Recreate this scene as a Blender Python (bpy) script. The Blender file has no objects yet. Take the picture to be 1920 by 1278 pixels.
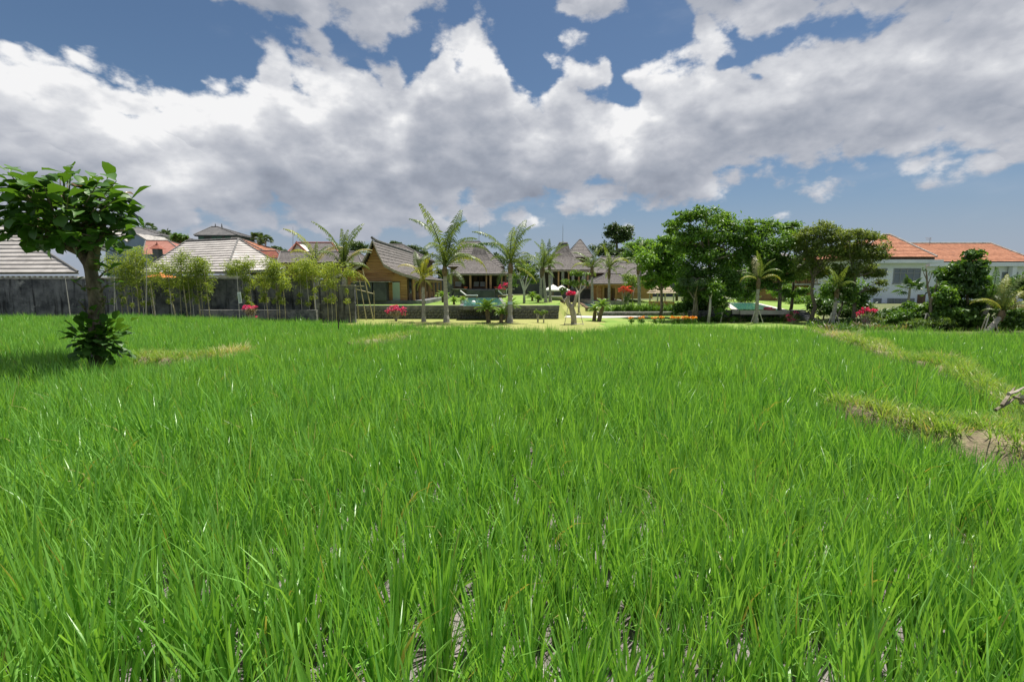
import bpy, math, random
import numpy as np
from mathutils import Vector, Matrix

sc = bpy.context.scene
COL = sc.collection
RNG = np.random.default_rng(7)
random.seed(7)

# ------------------------------------------------------------------ camera
F_PX = 907.0                      # focal length in pixels of the 1920 px frame
CAM_H = 2.0
PITCH = math.atan((639.0 - 535.0) / F_PX)
cam_data = bpy.data.cameras.new("camera")
cam_data.sensor_width = 36.0
cam_data.lens = 36.0 * F_PX / 1920.0
cam_data.clip_start = 0.05
cam_data.clip_end = 3000.0
cam = bpy.data.objects.new("camera", cam_data)
cam.location = (0, 0, CAM_H)
cam.rotation_euler = (math.pi / 2 - PITCH, 0, 0)
COL.objects.link(cam)
sc.camera = cam

def ray(px, py):
    u = (px - 960.0) / F_PX
    v = (639.0 - py) / F_PX
    return (u, math.cos(PITCH) + v * math.sin(PITCH), -math.sin(PITCH) + v * math.cos(PITCH))

def W(px, py, d):
    r = ray(px, py); t = d / r[1]
    return Vector((r[0] * t, d, CAM_H + r[2] * t))

def G(px, py, z=0.0):
    r = ray(px, py); t = (z - CAM_H) / r[2]
    return Vector((r[0] * t, r[1] * t, z))

def MPP(d):                       # metres per photo pixel at depth d
    return d / F_PX

# ------------------------------------------------------------------ sun, sky, exposure
SUN_DIR = Vector((0.20, 0.22, 0.955)).normalized()
sun_data = bpy.data.lights.new("sun", 'SUN')
sun_data.energy = 5.0
sun_data.angle = math.radians(0.6)
sun_data.color = (1.0, 0.95, 0.86)
sun = bpy.data.objects.new("sun", sun_data)
sun.rotation_euler = SUN_DIR.to_track_quat('Z', 'Y').to_euler()
sun.location = (0, 0, 60)
COL.objects.link(sun)

sc.view_settings.view_transform = 'Standard'
sc.view_settings.look = 'None'
sc.view_settings.gamma = 1.0
sc.view_settings.exposure = 0.7
sc.view_settings.use_curve_mapping = False
sc.render.engine = 'CYCLES'
sc.cycles.max_bounces = 6
sc.cycles.diffuse_bounces = 3
sc.cycles.glossy_bounces = 2
sc.cycles.transmission_bounces = 4
sc.cycles.transparent_max_bounces = 6
sc.cycles.caustics_reflective = False
sc.cycles.caustics_refractive = False

class NT:
    """small helper round a node tree"""
    def __init__(s, tree):
        s.t = tree
    def n(s, kind, **kw):
        nd = s.t.nodes.new(kind)
        for k, v in kw.items():
            setattr(nd, k, v)
        return nd
    def put(s, sock, v):
        if isinstance(v, bpy.types.NodeSocket):
            s.t.links.new(v, sock)
        else:
            sock.default_value = v
    def math(s, op, a, b=None, c=None, clamp=False):
        nd = s.n('ShaderNodeMath', operation=op, use_clamp=clamp)
        s.put(nd.inputs[0], a)
        if b is not None: s.put(nd.inputs[1], b)
        if c is not None: s.put(nd.inputs[2], c)
        return nd.outputs[0]
    def vec(s, op, a, b=None, c=None, scale=None):
        nd = s.n('ShaderNodeVectorMath', operation=op)
        s.put(nd.inputs[0], a)
        if b is not None: s.put(nd.inputs[1], b)
        if c is not None: s.put(nd.inputs[2], c)
        if scale is not None: s.put(nd.inputs['Scale'], scale)
        return nd.outputs['Value'] if op in ('LENGTH', 'DOT_PRODUCT', 'DISTANCE') else nd.outputs[0]
    def mapr(s, v, a, b, c, d, interp='SMOOTHSTEP'):
        nd = s.n('ShaderNodeMapRange', interpolation_type=interp)
        s.put(nd.inputs['Value'], v)
        for k, x in zip(('From Min', 'From Max', 'To Min', 'To Max'), (a, b, c, d)):
            s.put(nd.inputs[k], x)
        return nd.outputs[0]
    def mix(s, f, a, b, kind='RGBA', blend='MIX'):
        nd = s.n('ShaderNodeMix', data_type=kind)
        if kind == 'RGBA': nd.blend_type = blend
        i = {'RGBA': (6, 7, 2), 'FLOAT': (2, 3, 0), 'VECTOR': (4, 5, 1)}[kind]
        s.put(nd.inputs[0], f); s.put(nd.inputs[i[0]], a); s.put(nd.inputs[i[1]], b)
        return nd.outputs[i[2]]
    def noise(s, v, scale, detail=4.0, rough=0.5, lac=2.0, color=False, dist=0.0):
        nd = s.n('ShaderNodeTexNoise')
        if v is not None: s.put(nd.inputs['Vector'], v)
        nd.inputs['Scale'].default_value = scale
        nd.inputs['Detail'].default_value = detail
        nd.inputs['Roughness'].default_value = rough
        nd.inputs['Lacunarity'].default_value = lac
        nd.inputs['Distortion'].default_value = dist
        return nd.outputs['Color'] if color else nd.outputs['Fac']
    def ramp(s, f, stops):
        nd = s.n('ShaderNodeValToRGB')
        els = nd.color_ramp.elements
        while len(els) < len(stops): els.new(0.5)
        for e, (p, c) in zip(els, stops):
            e.position = p; e.color = (c[0], c[1], c[2], 1.0)
        s.put(nd.inputs[0], f)
        return nd.outputs[0]

def az_el(px, py):
    r = Vector(ray(px, py)).normalized()
    return math.atan2(r.x, r.y), math.asin(r.z)

# the cumulus bank in view: upper rim, lower rim, and the rim of the higher cloud sheet, as sky directions
RIM_TOP = [(-260, 40), (-120, 70), (0, 92), (80, 104), (150, 88), (200, 122), (270, 150), (345, 182), (395, 150), (450, 152), (480, 98),
           (512, 78), (545, 112), (600, 138), (650, 112), (725, 118), (750, 168), (775, 160), (797, 76), (832, 66), (862, 88),
           (905, 56), (948, 72), (968, 132), (1002, 165), (1035, 138), (1055, 95), (1085, 62), (1150, 70), (1165, 140), (1190, 165),
           (1225, 104), (1284, 92), (1330, 70), (1400, 85), (1480, 30), (1560, -20), (1650, 20), (1800, -40), (2200, -120)]
RIM_LOW = [(-260, 470), (0, 470), (300, 468), (600, 450), (800, 425), (950, 405), (1080, 374), (1240, 377), (1400, 352), (1500, 347),
           (1640, 328), (1800, 313), (1920, 302), (2200, 280)]
RIM_HIGH = [(-260, -320), (380, -120), (440, -10), (480, 14), (560, 46), (620, 78), (660, 104), (700, 128), (740, 96), (785, 58), (850, 8),
            (890, -60), (1040, -60), (1090, 0), (1150, 28), (1200, 0), (1240, -80), (1285, -20), (1300, 90), (1450, 110), (1600, 60), (2200, 60)]
HOLES = [(1135, 185, 55, 42, 0.75), (1345, 128, 16, 18, 0.35), (1022, 322, 18, 14, 0.40), (1415, 155, 22, 10, 0.3), (1035, 350, 20, 10, 0.25)]
AZ_SPAN, EL_LO, EL_SPAN = 2.2, -0.3, 1.2

def build_cloud_group():
    g = bpy.data.node_groups.new("cloud_shape", 'ShaderNodeTree')
    g.interface.new_socket("Vector", in_out='INPUT', socket_type='NodeSocketVector')
    g.interface.new_socket("Warp", in_out='INPUT', socket_type='NodeSocketVector')
    g.interface.new_socket("Shape", in_out='OUTPUT', socket_type='NodeSocketFloat')
    t = NT(g)
    gi, go = t.n('NodeGroupInput'), t.n('NodeGroupOutput')
    v, wv = gi.outputs[0], gi.outputs[1]
    sep = t.n('ShaderNodeSeparateXYZ'); t.put(sep.inputs[0], v)
    az = t.math('ARCTAN2', sep.outputs[0], sep.outputs[1])
    el = t.math('ARCSINE', sep.outputs[2])
    cmb = t.n('ShaderNodeCombineXYZ'); t.put(cmb.inputs[0], az); t.put(cmb.inputs[1], el)
    q = t.vec('ADD', wv, cmb.outputs[0])
    sq = t.n('ShaderNodeSeparateXYZ'); t.put(sq.inputs[0], q)
    qa, qe = sq.outputs[0], sq.outputs[1]
    u = t.math('MULTIPLY_ADD', qa, 1 / AZ_SPAN, 0.5)
    def curve(pts):
        nd = t.n('ShaderNodeFloatCurve')
        pp = sorted((az_el(*p)[0] / AZ_SPAN + 0.5, (az_el(*p)[1] - EL_LO) / EL_SPAN) for p in pts)
        cv = nd.mapping.curves[0]
        nd.mapping.use_clip = False
        while len(cv.points) < len(pp): cv.points.new(0.5, 0.5)
        for c, (a, b) in zip(cv.points, pp):
            c.location = (a, b); c.handle_type = 'VECTOR'
        nd.mapping.update()
        t.put(nd.inputs['Value'], u)
        return t.math('MULTIPLY_ADD', nd.outputs[0], EL_SPAN, EL_LO)
    top = t.math('MULTIPLY', t.math('SUBTRACT', curve(RIM_TOP), qe), 7.5)
    low = t.math('MULTIPLY', t.math('SUBTRACT', qe, curve(RIM_LOW)), 6.0)
    S = t.math('MINIMUM', t.math('MINIMUM', top, low), 1.0)
    high = t.math('MINIMUM', t.math('MULTIPLY', t.math('SUBTRACT', qe, curve(RIM_HIGH)), 5.0), 0.45)
    S = t.math('MAXIMUM', S, high)
    for (px, py, rx, ry, w) in HOLES:
        a0, e0 = az_el(px, py)
        ra = abs(az_el(px + rx, py)[0] - az_el(px - rx, py)[0]) / 2
        re = abs(az_el(px, py + ry)[1] - az_el(px, py - ry)[1]) / 2
        L = t.vec('LENGTH', t.vec('MULTIPLY', t.vec('SUBTRACT', q, (a0, e0, 0)), (1 / ra, 1 / re, 0)))
        S = t.math('SUBTRACT', S, t.mapr(L, 0.0, 1.7, w, 0.0))
    # elsewhere in the sky the same kind of broken cumulus goes on
    base = t.math('MULTIPLY_ADD', t.noise(t.vec('ADD', v, (3.1, 1.7, 0.4)), 2.2, 1.0), 2.6, -1.2)
    inside = t.math('MULTIPLY', t.mapr(t.math('ABSOLUTE', az), 0.86, 1.05, 1.0, 0.0), t.mapr(el, 0.56, 0.7, 1.0, 0.0))
    S = t.mix(inside, base, S, kind='FLOAT')
    t.put(go.inputs[0], S)
    return g

def build_world():
    w = bpy.data.worlds.new("World"); sc.world = w; w.use_nodes = True
    w.node_tree.nodes.clear()
    t = NT(w.node_tree)
    out = t.n('ShaderNodeOutputWorld'); bg = t.n('ShaderNodeBackground')
    t.put(out.inputs[0], bg.outputs[0])
    sky = t.n('ShaderNodeTexSky', sky_type='NISHITA')
    sky.sun_disc = False
    sky.sun_elevation = math.asin(SUN_DIR.z)
    sky.sun_rotation = math.atan2(SUN_DIR.x, SUN_DIR.y)
    sky.air_density = 1.0; sky.dust_density = 0.6; sky.ozone_density = 1.6
    dirv = t.vec('NORMALIZE', t.n('ShaderNodeTexCoord').outputs['Generated'])
    g = build_cloud_group()
    wn = t.noise(dirv, 5.0, 1.0, 0.6, color=True)
    wc = t.vec('SUBTRACT', wn, (0.5, 0.5, 0.5))
    wv = t.vec('MULTIPLY', wc, (0.10, 0.09, 0.0))
    def shape(vec):
        nd = t.n('ShaderNodeGroup'); nd.node_tree = g
        t.put(nd.inputs[0], vec); t.put(nd.inputs[1], wv); return nd.outputs[0]
    p = t.vec('MULTIPLY', dirv, (1, 1, 1.6))
    def off(k):
        return t.vec('ADD', dirv, (0.12 * k, 0.0, k))
    n0 = t.noise(p, 6.0, 9.0, 0.60)
    n1 = t.noise(t.vec('ADD', p, (0.004, 0.0, 0.030)), 6.0, 4.0, 0.58)
    # heaped lumps of two sizes: rounded height and how far above its own centre a point lies
    pl = t.vec('MULTIPLY_ADD', wc, (0.14, 0.14, 0.14), p)
    pl = t.vec('MULTIPLY_ADD', t.vec('SUBTRACT', t.noise(p, 17.0, 3.0, 0.6, color=True), (0.5, 0.5, 0.5)), (0.045, 0.045, 0.045), pl)
    def lumps(scale):
        vo = t.n('ShaderNodeTexVoronoi', feature='F1', distance='EUCLIDEAN')
        t.put(vo.inputs['Vector'], pl)
        vo.inputs['Scale'].default_value = scale
        h = t.math('SUBTRACT', 0.45, vo.outputs['Distance'])
        rel = t.vec('SUBTRACT', pl, vo.outputs['Position'])
        lum = t.math('MULTIPLY', t.vec('DOT_PRODUCT', rel, (0.15, 0.0, 1.0)), scale)
        lum = t.math('MULTIPLY', lum, t.mapr(vo.outputs['Distance'], 0.15, 0.46, 1.0, 0.0))
        return h, lum
    hA, lA = lumps(8.0)
    hB, lB = lumps(19.0)
    d0 = t.math('MULTIPLY_ADD', t.math('SUBTRACT', n0, 0.5), 1.7, shape(dirv))
    d0 = t.math('MULTIPLY_ADD', hA, 0.55, d0)
    d0 = t.math('MULTIPLY_ADD', hB, 0.42, d0)
    d0 = t.math('ADD', d0, 0.10)
    # light from above: each lump is bright where less cloud lies over it, grey where more does
    pw = t.vec('MULTIPLY_ADD', wc, (0.05, 0.05, 0.05), p)
    b0 = t.noise(pw, 5.2, 3.0, 0.5)
    b1 = t.noise(t.vec('ADD', pw, (0.015, 0.0, 0.085)), 5.2, 2.0, 0.5)
    s2 = shape(off(0.075))
    alpha = t.mapr(d0, 0.0, 0.22, 0.0, 1.0)
    relief = t.math('SUBTRACT', n0, n1)
    big = t.math('SUBTRACT', b0, b1)
    body = t.mapr(s2, -0.3, 1.0, 0.0, 1.0, 'LINEAR')
    lit = t.math('MULTIPLY_ADD', relief, 1.35, t.math('MULTIPLY_ADD', body, -0.74, 1.02))
    lit = t.math('MULTIPLY_ADD', big, 1.0, lit)
    lit = t.math('MULTIPLY_ADD', lA, 0.50, lit)
    lit = t.math('MULTIPLY_ADD', lB, 0.30, lit)
    lit = t.math('MULTIPLY_ADD', lit, 1.0, -0.02, clamp=True)
    ccol = t.ramp(lit, [(0.0, (1.75, 1.95, 2.4)), (0.3, (2.4, 2.62, 3.1)), (0.6, (3.45, 3.6, 4.0)), (0.85, (4.9, 5.0, 5.25)), (1.0, (6.4, 6.4, 6.45))])
    sepz = t.n('ShaderNodeSeparateXYZ'); t.put(sepz.inputs[0], dirv)
    # humid air low over the horizon
    hz = t.mapr(sepz.outputs[2], 0.02, 0.30, 0.60, 0.0)
    skyc = t.mix(1.0, sky.outputs[0], SKY_TINT, blend='MULTIPLY')
    skyc = t.mix(hz, skyc, (1.9, 2.5, 3.5, 1))
    thin = t.mapr(t.noise(t.vec('MULTIPLY', dirv, (1, 1, 3.2)), 3.0, 5.0, 0.6), 0.50, 0.85, 0.0, 0.30)
    skyc = t.mix(thin, skyc, (3.6, 3.9, 4.5, 1))
    full = t.mix(alpha, skyc, ccol)
    hz2 = t.mapr(sepz.outputs[2], 0.02, 0.17, 0.62, 0.0)
    full = t.mix(hz2, full, (2.75, 3.0, 3.6, 1))
    t.put(bg.inputs[0], full)
    bg.inputs[1].default_value = 0.088
    w.cycles.sampling_method = 'MANUAL'
    w.cycles.sample_map_resolution = 256
SKY_TINT = (0.44, 0.50, 0.54, 1)
build_world()

# ------------------------------------------------------------------ materials
MATS = {}
def _base(name):
    m = bpy.data.materials.new(name); m.use_nodes = True
    m.node_tree.nodes.clear()
    t = NT(m.node_tree)
    out = t.n('ShaderNodeOutputMaterial')
    MATS[name] = m
    return m, t, out

def solid(name, c1, c2=None, scale=3.0, rough=0.8, bump=0.0, bscale=None, spec=0.3, detail=6.0, stretch=(1, 1, 1), c3=None, s3=0.7, metal=0.0, lo=0.35, hi=0.65):
    """matt surface with two-colour mottling, optional stains (c3) and fine relief"""
    m, t, out = _base(name)
    p = t.n('ShaderNodeBsdfPrincipled')
    t.put(out.inputs[0], p.outputs[0])
    co = t.n('ShaderNodeTexCoord').outputs['Object']
    co = t.vec('MULTIPLY', co, stretch)
    col = (*c1, 1)
    if c2 is not None:
        f = t.mapr(t.noise(co, scale, detail, 0.6), lo, hi, 0.0, 1.0)
        col = t.mix(f, (*c1, 1), (*c2, 1))
    if c3 is not None:
        f = t.mapr(t.noise(t.vec('ADD', co, (7.3, 2.1, 5.5)), s3, 5.0, 0.65), 0.52, 0.68, 0.0, 1.0)
        col = t.mix(f, col, (*c3, 1))
    t.put(p.inputs['Base Color'], col)
    p.inputs['Roughness'].default_value = rough
    p.inputs['Specular IOR Level'].default_value = spec
    p.inputs['Metallic'].default_value = metal
    if bump:
        b = t.n('ShaderNodeBump'); b.inputs['Strength'].default_value = bump
        b.inputs['Distance'].default_value = 0.03
        t.put(b.inputs['Height'], t.noise(co, bscale or scale * 6, 4.0, 0.6))
        t.put(p.inputs['Normal'], b.outputs[0])
    return m

def leafmat(name, c_dark, c_light, trans=0.35, rough=0.45, spec=0.35, tcol=None, per_obj=0.3, patch=None):
    """leaf: glossy upper face plus light coming through; each leaf its own shade (mesh attribute rnd)"""
    m, t, out = _base(name)
    a = t.n('ShaderNodeAttribute', attribute_name='rnd').outputs['Fac']
    r = t.n('ShaderNodeObjectInfo').outputs['Random']
    f = t.math('ADD', t.math('MULTIPLY', a, 1.0 - per_obj), t.math('MULTIPLY', r, per_obj), clamp=True)
    col = t.mix(f, (*c_dark, 1), (*c_light, 1))
    if patch is not None:          # broad patches of another green over the ground it grows on
        pos = t.n('ShaderNodeNewGeometry').outputs['Position']
        pf = t.mapr(t.noise(pos, patch[1], 3.0, 0.6), 0.35, 0.7, 0.0, patch[2])
        col = t.mix(pf, col, (*patch[0], 1))
    p = t.n('ShaderNodeBsdfPrincipled')
    t.put(p.inputs['Base Color'], col)
    p.inputs['Roughness'].default_value = rough
    p.inputs['Specular IOR Level'].default_value = spec
    tr = t.n('ShaderNodeBsdfTranslucent')
    tc = t.mix(1.0, col, tcol or (1.5, 1.35, 0.5, 1), blend='MULTIPLY')
    t.put(tr.inputs[0], tc)
    ms = t.n('ShaderNodeMixShader'); ms.inputs[0].default_value = trans
    t.put(ms.inputs[1], p.outputs[0]); t.put(ms.inputs[2], tr.outputs[0])
    t.put(out.inputs[0], ms.outputs[0])
    return m

def glassy(name, col, rough=0.08, spec=0.6, alpha=None):
    m, t, out = _base(name)
    p = t.n('ShaderNodeBsdfPrincipled')
    p.inputs['Base Color'].default_value = (*col, 1)
    p.inputs['Roughness'].default_value = rough
    p.inputs['Specular IOR Level'].default_value = spec
    t.put(out.inputs[0], p.outputs[0])
    return m

def watermat(name, col):
    m, t, out = _base(name)
    p = t.n('ShaderNodeBsdfPrincipled')
    p.inputs['Base Color'].default_value = (*col, 1)
    p.inputs['Roughness'].default_value = 0.06
    p.inputs['IOR'].default_value = 1.33
    co = t.n('ShaderNodeTexCoord').outputs['Object']
    b = t.n('ShaderNodeBump'); b.inputs['Strength'].default_value = 0.25; b.inputs['Distance'].default_value = 0.02
    t.put(b.inputs['Height'], t.noise(co, 2.5, 3.0, 0.5)); t.put(p.inputs['Normal'], b.outputs[0])
    t.put(out.inputs[0], p.outputs[0])
    return m

def streaked(name, c1, c2, c3, c4, bump=0.5):
    """old rendered concrete: blotches, vertical rain streaks, pale lime"""
    m, t, out = _base(name)
    p = t.n('ShaderNodeBsdfPrincipled'); t.put(out.inputs[0], p.outputs[0])
    co = t.n('ShaderNodeTexCoord').outputs['Object']
    a = t.mapr(t.noise(co, 0.9, 7.0, 0.65), 0.32, 0.68, 0, 1)
    col = t.mix(a, (*c1, 1), (*c2, 1))
    st = t.mapr(t.noise(t.vec('MULTIPLY', co, (2.2, 2.2, 0.22)), 1.6, 6.0, 0.65), 0.50, 0.66, 0, 0.85)
    col = t.mix(st, col, (*c3, 1))
    pl = t.mapr(t.noise(t.vec('ADD', co, (31, 7, 3)), 1.1, 8.0, 0.7), 0.54, 0.74, 0, 0.75)
    col = t.mix(pl, col, (*c4, 1))
    t.put(p.inputs['Base Color'], col); p.inputs['Roughness'].default_value = 0.9
    p.inputs['Specular IOR Level'].default_value = 0.2
    b = t.n('ShaderNodeBump'); b.inputs['Strength'].default_value = bump; b.inputs['Distance'].default_value = 0.05
    t.put(b.inputs['Height'], t.noise(co, 5.0, 6.0, 0.65)); t.put(p.inputs['Normal'], b.outputs[0])
    return m

leafmat('rice_leaf', (0.066, 0.245, 0.020), (0.275, 0.540, 0.105), trans=0.38, rough=0.38, spec=0.7, tcol=(1.45, 1.3, 0.6, 1), per_obj=0.25,  # pale end raised: blade highlights from backlight and gloss put into the colour
        patch=((0.25, 0.47, 0.08), 0.25, 0.40))
leafmat('rice_dry', (0.30, 0.33, 0.09), (0.42, 0.38, 0.15), trans=0.3, spec=0.15)
leafmat('bund_grass_leaf', (0.12, 0.29, 0.045), (0.28, 0.43, 0.10), trans=0.38, patch=((0.36, 0.42, 0.13), 0.9, 0.35))
leafmat('straw_leaf', (0.40, 0.36, 0.17), (0.58, 0.52, 0.29), trans=0.25)
leafmat('teak_leaf', (0.026, 0.088, 0.012), (0.090, 0.200, 0.030), trans=0.32, rough=0.46, spec=0.5)
leafmat('teak_young', (0.10, 0.075, 0.02), (0.15, 0.06, 0.025), trans=0.3, rough=0.35, spec=0.45)
leafmat('palm_leaf', (0.062, 0.112, 0.028), (0.155, 0.215, 0.062), trans=0.40, rough=0.40, spec=0.45)
leafmat('palm_leaf_yellow', (0.17, 0.24, 0.03), (0.34, 0.33, 0.07), trans=0.4)
leafmat('palm_leaf_pale', (0.30, 0.30, 0.14), (0.48, 0.42, 0.22), trans=0.3)
leafmat('palm_leaf_dark', (0.030, 0.080, 0.018), (0.080, 0.165, 0.035), trans=0.32, rough=0.38, spec=0.5)
leafmat('cycad_leaf', (0.090, 0.200, 0.030), (0.240, 0.380, 0.070), trans=0.35, rough=0.4)
leafmat('bamboo_leaf', (0.125, 0.215, 0.030), (0.350, 0.430, 0.085), trans=0.45)
leafmat('tree_leaf', (0.045, 0.125, 0.022), (0.150, 0.280, 0.050), trans=0.42, rough=0.42)
leafmat('tree_leaf_fresh', (0.065, 0.165, 0.025), (0.190, 0.350, 0.060), trans=0.42, rough=0.42)
leafmat('tree_leaf_olive', (0.075, 0.125, 0.032), (0.200, 0.270, 0.070), trans=0.40, rough=0.45)
leafmat('tree_leaf_blue', (0.060, 0.120, 0.055), (0.150, 0.230, 0.100), trans=0.3)
leafmat('tree_leaf_far', (0.035, 0.075, 0.026), (0.085, 0.145, 0.045), trans=0.3)
leafmat('shrub_leaf', (0.030, 0.085, 0.018), (0.110, 0.220, 0.042), trans=0.36, rough=0.38, spec=0.5)
leafmat('hedge_leaf', (0.050, 0.135, 0.020), (0.155, 0.300, 0.050), trans=0.35)
leafmat('frangipani_leaf', (0.080, 0.170, 0.035), (0.220, 0.320, 0.085), trans=0.35)
leafmat('dry_twig_leaf', (0.16, 0.12, 0.07), (0.30, 0.27, 0.15), trans=0.2)
leafmat('flower_pink', (0.62, 0.03, 0.16), (0.82, 0.13, 0.30), trans=0.35, tcol=(1.2, 0.9, 0.9, 1))
leafmat('flower_magenta', (0.56, 0.012, 0.10), (0.75, 0.05, 0.16), trans=0.35, tcol=(1.2, 0.9, 0.9, 1))
leafmat('flower_coral', (0.62, 0.07, 0.04), (0.80, 0.17, 0.09), trans=0.35, tcol=(1.2, 0.9, 0.9, 1))
leafmat('flower_orange', (0.75, 0.22, 0.01), (0.90, 0.48, 0.04), trans=0.3, tcol=(1.1, 1, 0.8, 1))

solid('mud', (0.135, 0.117, 0.115), (0.225, 0.200, 0.197), scale=5, rough=0.75, bump=0.9, bscale=14, c3=(0.13, 0.105, 0.10), s3=2.5)
solid('earth', (0.15, 0.12, 0.08), (0.27, 0.225, 0.14), scale=3.5, rough=0.95, bump=0.9, bscale=18, c3=(0.16, 0.20, 0.06), s3=1.3)
solid('lawn', (0.200, 0.230, 0.058), (0.285, 0.285, 0.095), scale=0.6, rough=0.9, bump=0.5, bscale=30, c3=(0.19, 0.29, 0.045), s3=0.16)
solid('lawn_green', (0.120, 0.225, 0.030), (0.190, 0.280, 0.050), scale=0.7, rough=0.9, bump=0.5, bscale=30, c3=(0.24, 0.29, 0.07), s3=0.3)
solid('ground_far', (0.07, 0.10, 0.035), (0.12, 0.13, 0.055), scale=0.2, rough=0.95)
solid('paving', (0.42, 0.39, 0.35), (0.55, 0.52, 0.47), scale=1.2, rough=0.85, bump=0.2)
streaked('wall_concrete', (0.040, 0.044, 0.052), (0.190, 0.195, 0.210), (0.018, 0.018, 0.021), (0.42, 0.42, 0.42))
solid('coping', (0.26, 0.25, 0.24), (0.40, 0.38, 0.35), scale=2.5, rough=0.9, bump=0.3, c3=(0.14, 0.14, 0.13), s3=2)
solid('stone_dark', (0.070, 0.074, 0.077), (0.210, 0.210, 0.205), scale=2.2, rough=0.85, bump=0.9, bscale=9, c3=(0.25, 0.24, 0.22), s3=1.7)
solid('stone_grey', (0.105, 0.112, 0.118), (0.175, 0.180, 0.182), scale=1.4, rough=0.75, bump=0.25, c3=(0.24, 0.24, 0.23), s3=1.4)
solid('slate', (0.050, 0.056, 0.064), (0.090, 0.098, 0.108), scale=1.1, rough=0.55, bump=0.15)
solid('mortar', (0.05, 0.05, 0.048), (0.08, 0.078, 0.074), scale=6, rough=0.95)
solid('roof_white', (0.33, 0.31, 0.295), (0.44, 0.415, 0.395), scale=0.9, rough=0.85, bump=0.3, bscale=20, c3=(0.30, 0.28, 0.265), s3=1.3, stretch=(1, 1, 2))
solid('ridge_dark', (0.10, 0.10, 0.10), (0.17, 0.165, 0.16), scale=3, rough=0.85)
solid('roof_grey', (0.135, 0.135, 0.140), (0.205, 0.200, 0.200), scale=1.2, rough=0.85, bump=0.4, bscale=10)
solid('roof_shingle', (0.115, 0.104, 0.100), (0.215, 0.197, 0.188), scale=2.2, rough=0.9, bump=0.8, bscale=16, stretch=(2.5, 2.5, 1.0), c3=(0.115, 0.105, 0.10), s3=1.2, detail=9)
solid('roof_orange', (0.32, 0.135, 0.076), (0.45, 0.210, 0.125), scale=2.8, rough=0.85, bump=0.6, bscale=12, c3=(0.27, 0.12, 0.075), s3=1.0, detail=9)
solid('roof_pink', (0.36, 0.165, 0.130), (0.44, 0.215, 0.170), scale=1.5, rough=0.85, bump=0.4, bscale=8)
solid('roof_red', (0.22, 0.075, 0.055), (0.30, 0.11, 0.075), scale=2, rough=0.85, bump=0.4)
solid('wood', (0.36, 0.195, 0.075), (0.50, 0.290, 0.120), scale=1.6, rough=0.6, bump=0.25, stretch=(0.35, 0.35, 5.0), c3=(0.25, 0.125, 0.05), s3=0.9)
solid('wood_upright', (0.33, 0.185, 0.080), (0.46, 0.275, 0.125), scale=1.6, rough=0.6, bump=0.25, stretch=(5, 5, 0.35), c3=(0.22, 0.115, 0.05), s3=0.9)
solid('wood_dark', (0.085, 0.052, 0.030), (0.150, 0.092, 0.052), scale=2, rough=0.6, stretch=(4, 4, 0.5))
solid('wood_grey', (0.27, 0.235, 0.19), (0.40, 0.36, 0.30), scale=3, rough=0.85, bump=0.5, stretch=(3, 3, 1))
solid('interior', (0.045, 0.038, 0.033), (0.075, 0.062, 0.052), scale=0.8, rough=0.8)
solid('paint_white', (0.74, 0.80, 0.88), (0.79, 0.85, 0.92), scale=0.5, rough=0.7, c3=(0.66, 0.72, 0.80), s3=0.5)
solid('paint_cream', (0.60, 0.575, 0.53), (0.67, 0.645, 0.60), scale=0.6, rough=0.75)
solid('paint_bluegrey', (0.190, 0.255, 0.360), (0.235, 0.305, 0.410), scale=0.4, rough=0.8)
solid('wall_darkgrey', (0.085, 0.095, 0.100), (0.130, 0.140, 0.145), scale=0.5, rough=0.8)
solid('paint_green', (0.07, 0.16, 0.13), (0.10, 0.20, 0.165), scale=0.6, rough=0.6)
solid('frame_grey', (0.235, 0.260, 0.285), (0.28, 0.305, 0.33), scale=1, rough=0.5)
solid('frosted_green', (0.34, 0.44, 0.37), (0.40, 0.50, 0.42), scale=0.3, rough=0.25, spec=0.5)
solid('fabric_white', (0.66, 0.65, 0.63), (0.72, 0.71, 0.69), scale=2, rough=0.9)
solid('fabric_grey', (0.42, 0.41, 0.39), (0.50, 0.49, 0.46), scale=2, rough=0.9)
solid('curtain', (0.52, 0.55, 0.56), (0.66, 0.68, 0.68), scale=6, rough=0.85, stretch=(3, 3, 0.2))
solid('fabric_orange', (0.72, 0.20, 0.065), (0.80, 0.28, 0.10), scale=1.2, rough=0.85)
solid('float_pink', (0.70, 0.10, 0.16), (0.76, 0.16, 0.22), scale=1.2, rough=0.4)
solid('thatch', (0.42, 0.34, 0.24), (0.62, 0.53, 0.41), scale=5, rough=0.95, bump=0.9, bscale=20, stretch=(3, 3, 1))
solid('clay_red', (0.42, 0.09, 0.05), (0.50, 0.13, 0.07), scale=2, rough=0.6)
solid('bark_palm', (0.27, 0.255, 0.235), (0.42, 0.395, 0.36), scale=3.5, rough=0.9, bump=0.5, stretch=(1, 1, 3))
solid('bark_boot', (0.115, 0.085, 0.055), (0.21, 0.155, 0.095), scale=5, rough=0.95, bump=0.8, stretch=(2, 2, 1))
solid('bark_tree', (0.150, 0.125, 0.095), (0.285, 0.245, 0.190), scale=4, rough=0.95, bump=0.9, bscale=12, c3=(0.085, 0.075, 0.055), s3=2.2, stretch=(2, 2, 0.8))
solid('bark_teak', (0.095, 0.075, 0.050), (0.215, 0.175, 0.120), scale=5, rough=0.95, bump=1.0, bscale=14, c3=(0.07, 0.06, 0.04), s3=3, stretch=(1.6, 1.6, 0.7))
solid('bark_dark', (0.060, 0.050, 0.038), (0.120, 0.100, 0.075), scale=4, rough=0.95, bump=0.6)
solid('bark_pale', (0.42, 0.39, 0.34), (0.58, 0.55, 0.49), scale=4, rough=0.85, bump=0.5, c3=(0.25, 0.23, 0.19), s3=2.0)
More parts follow.
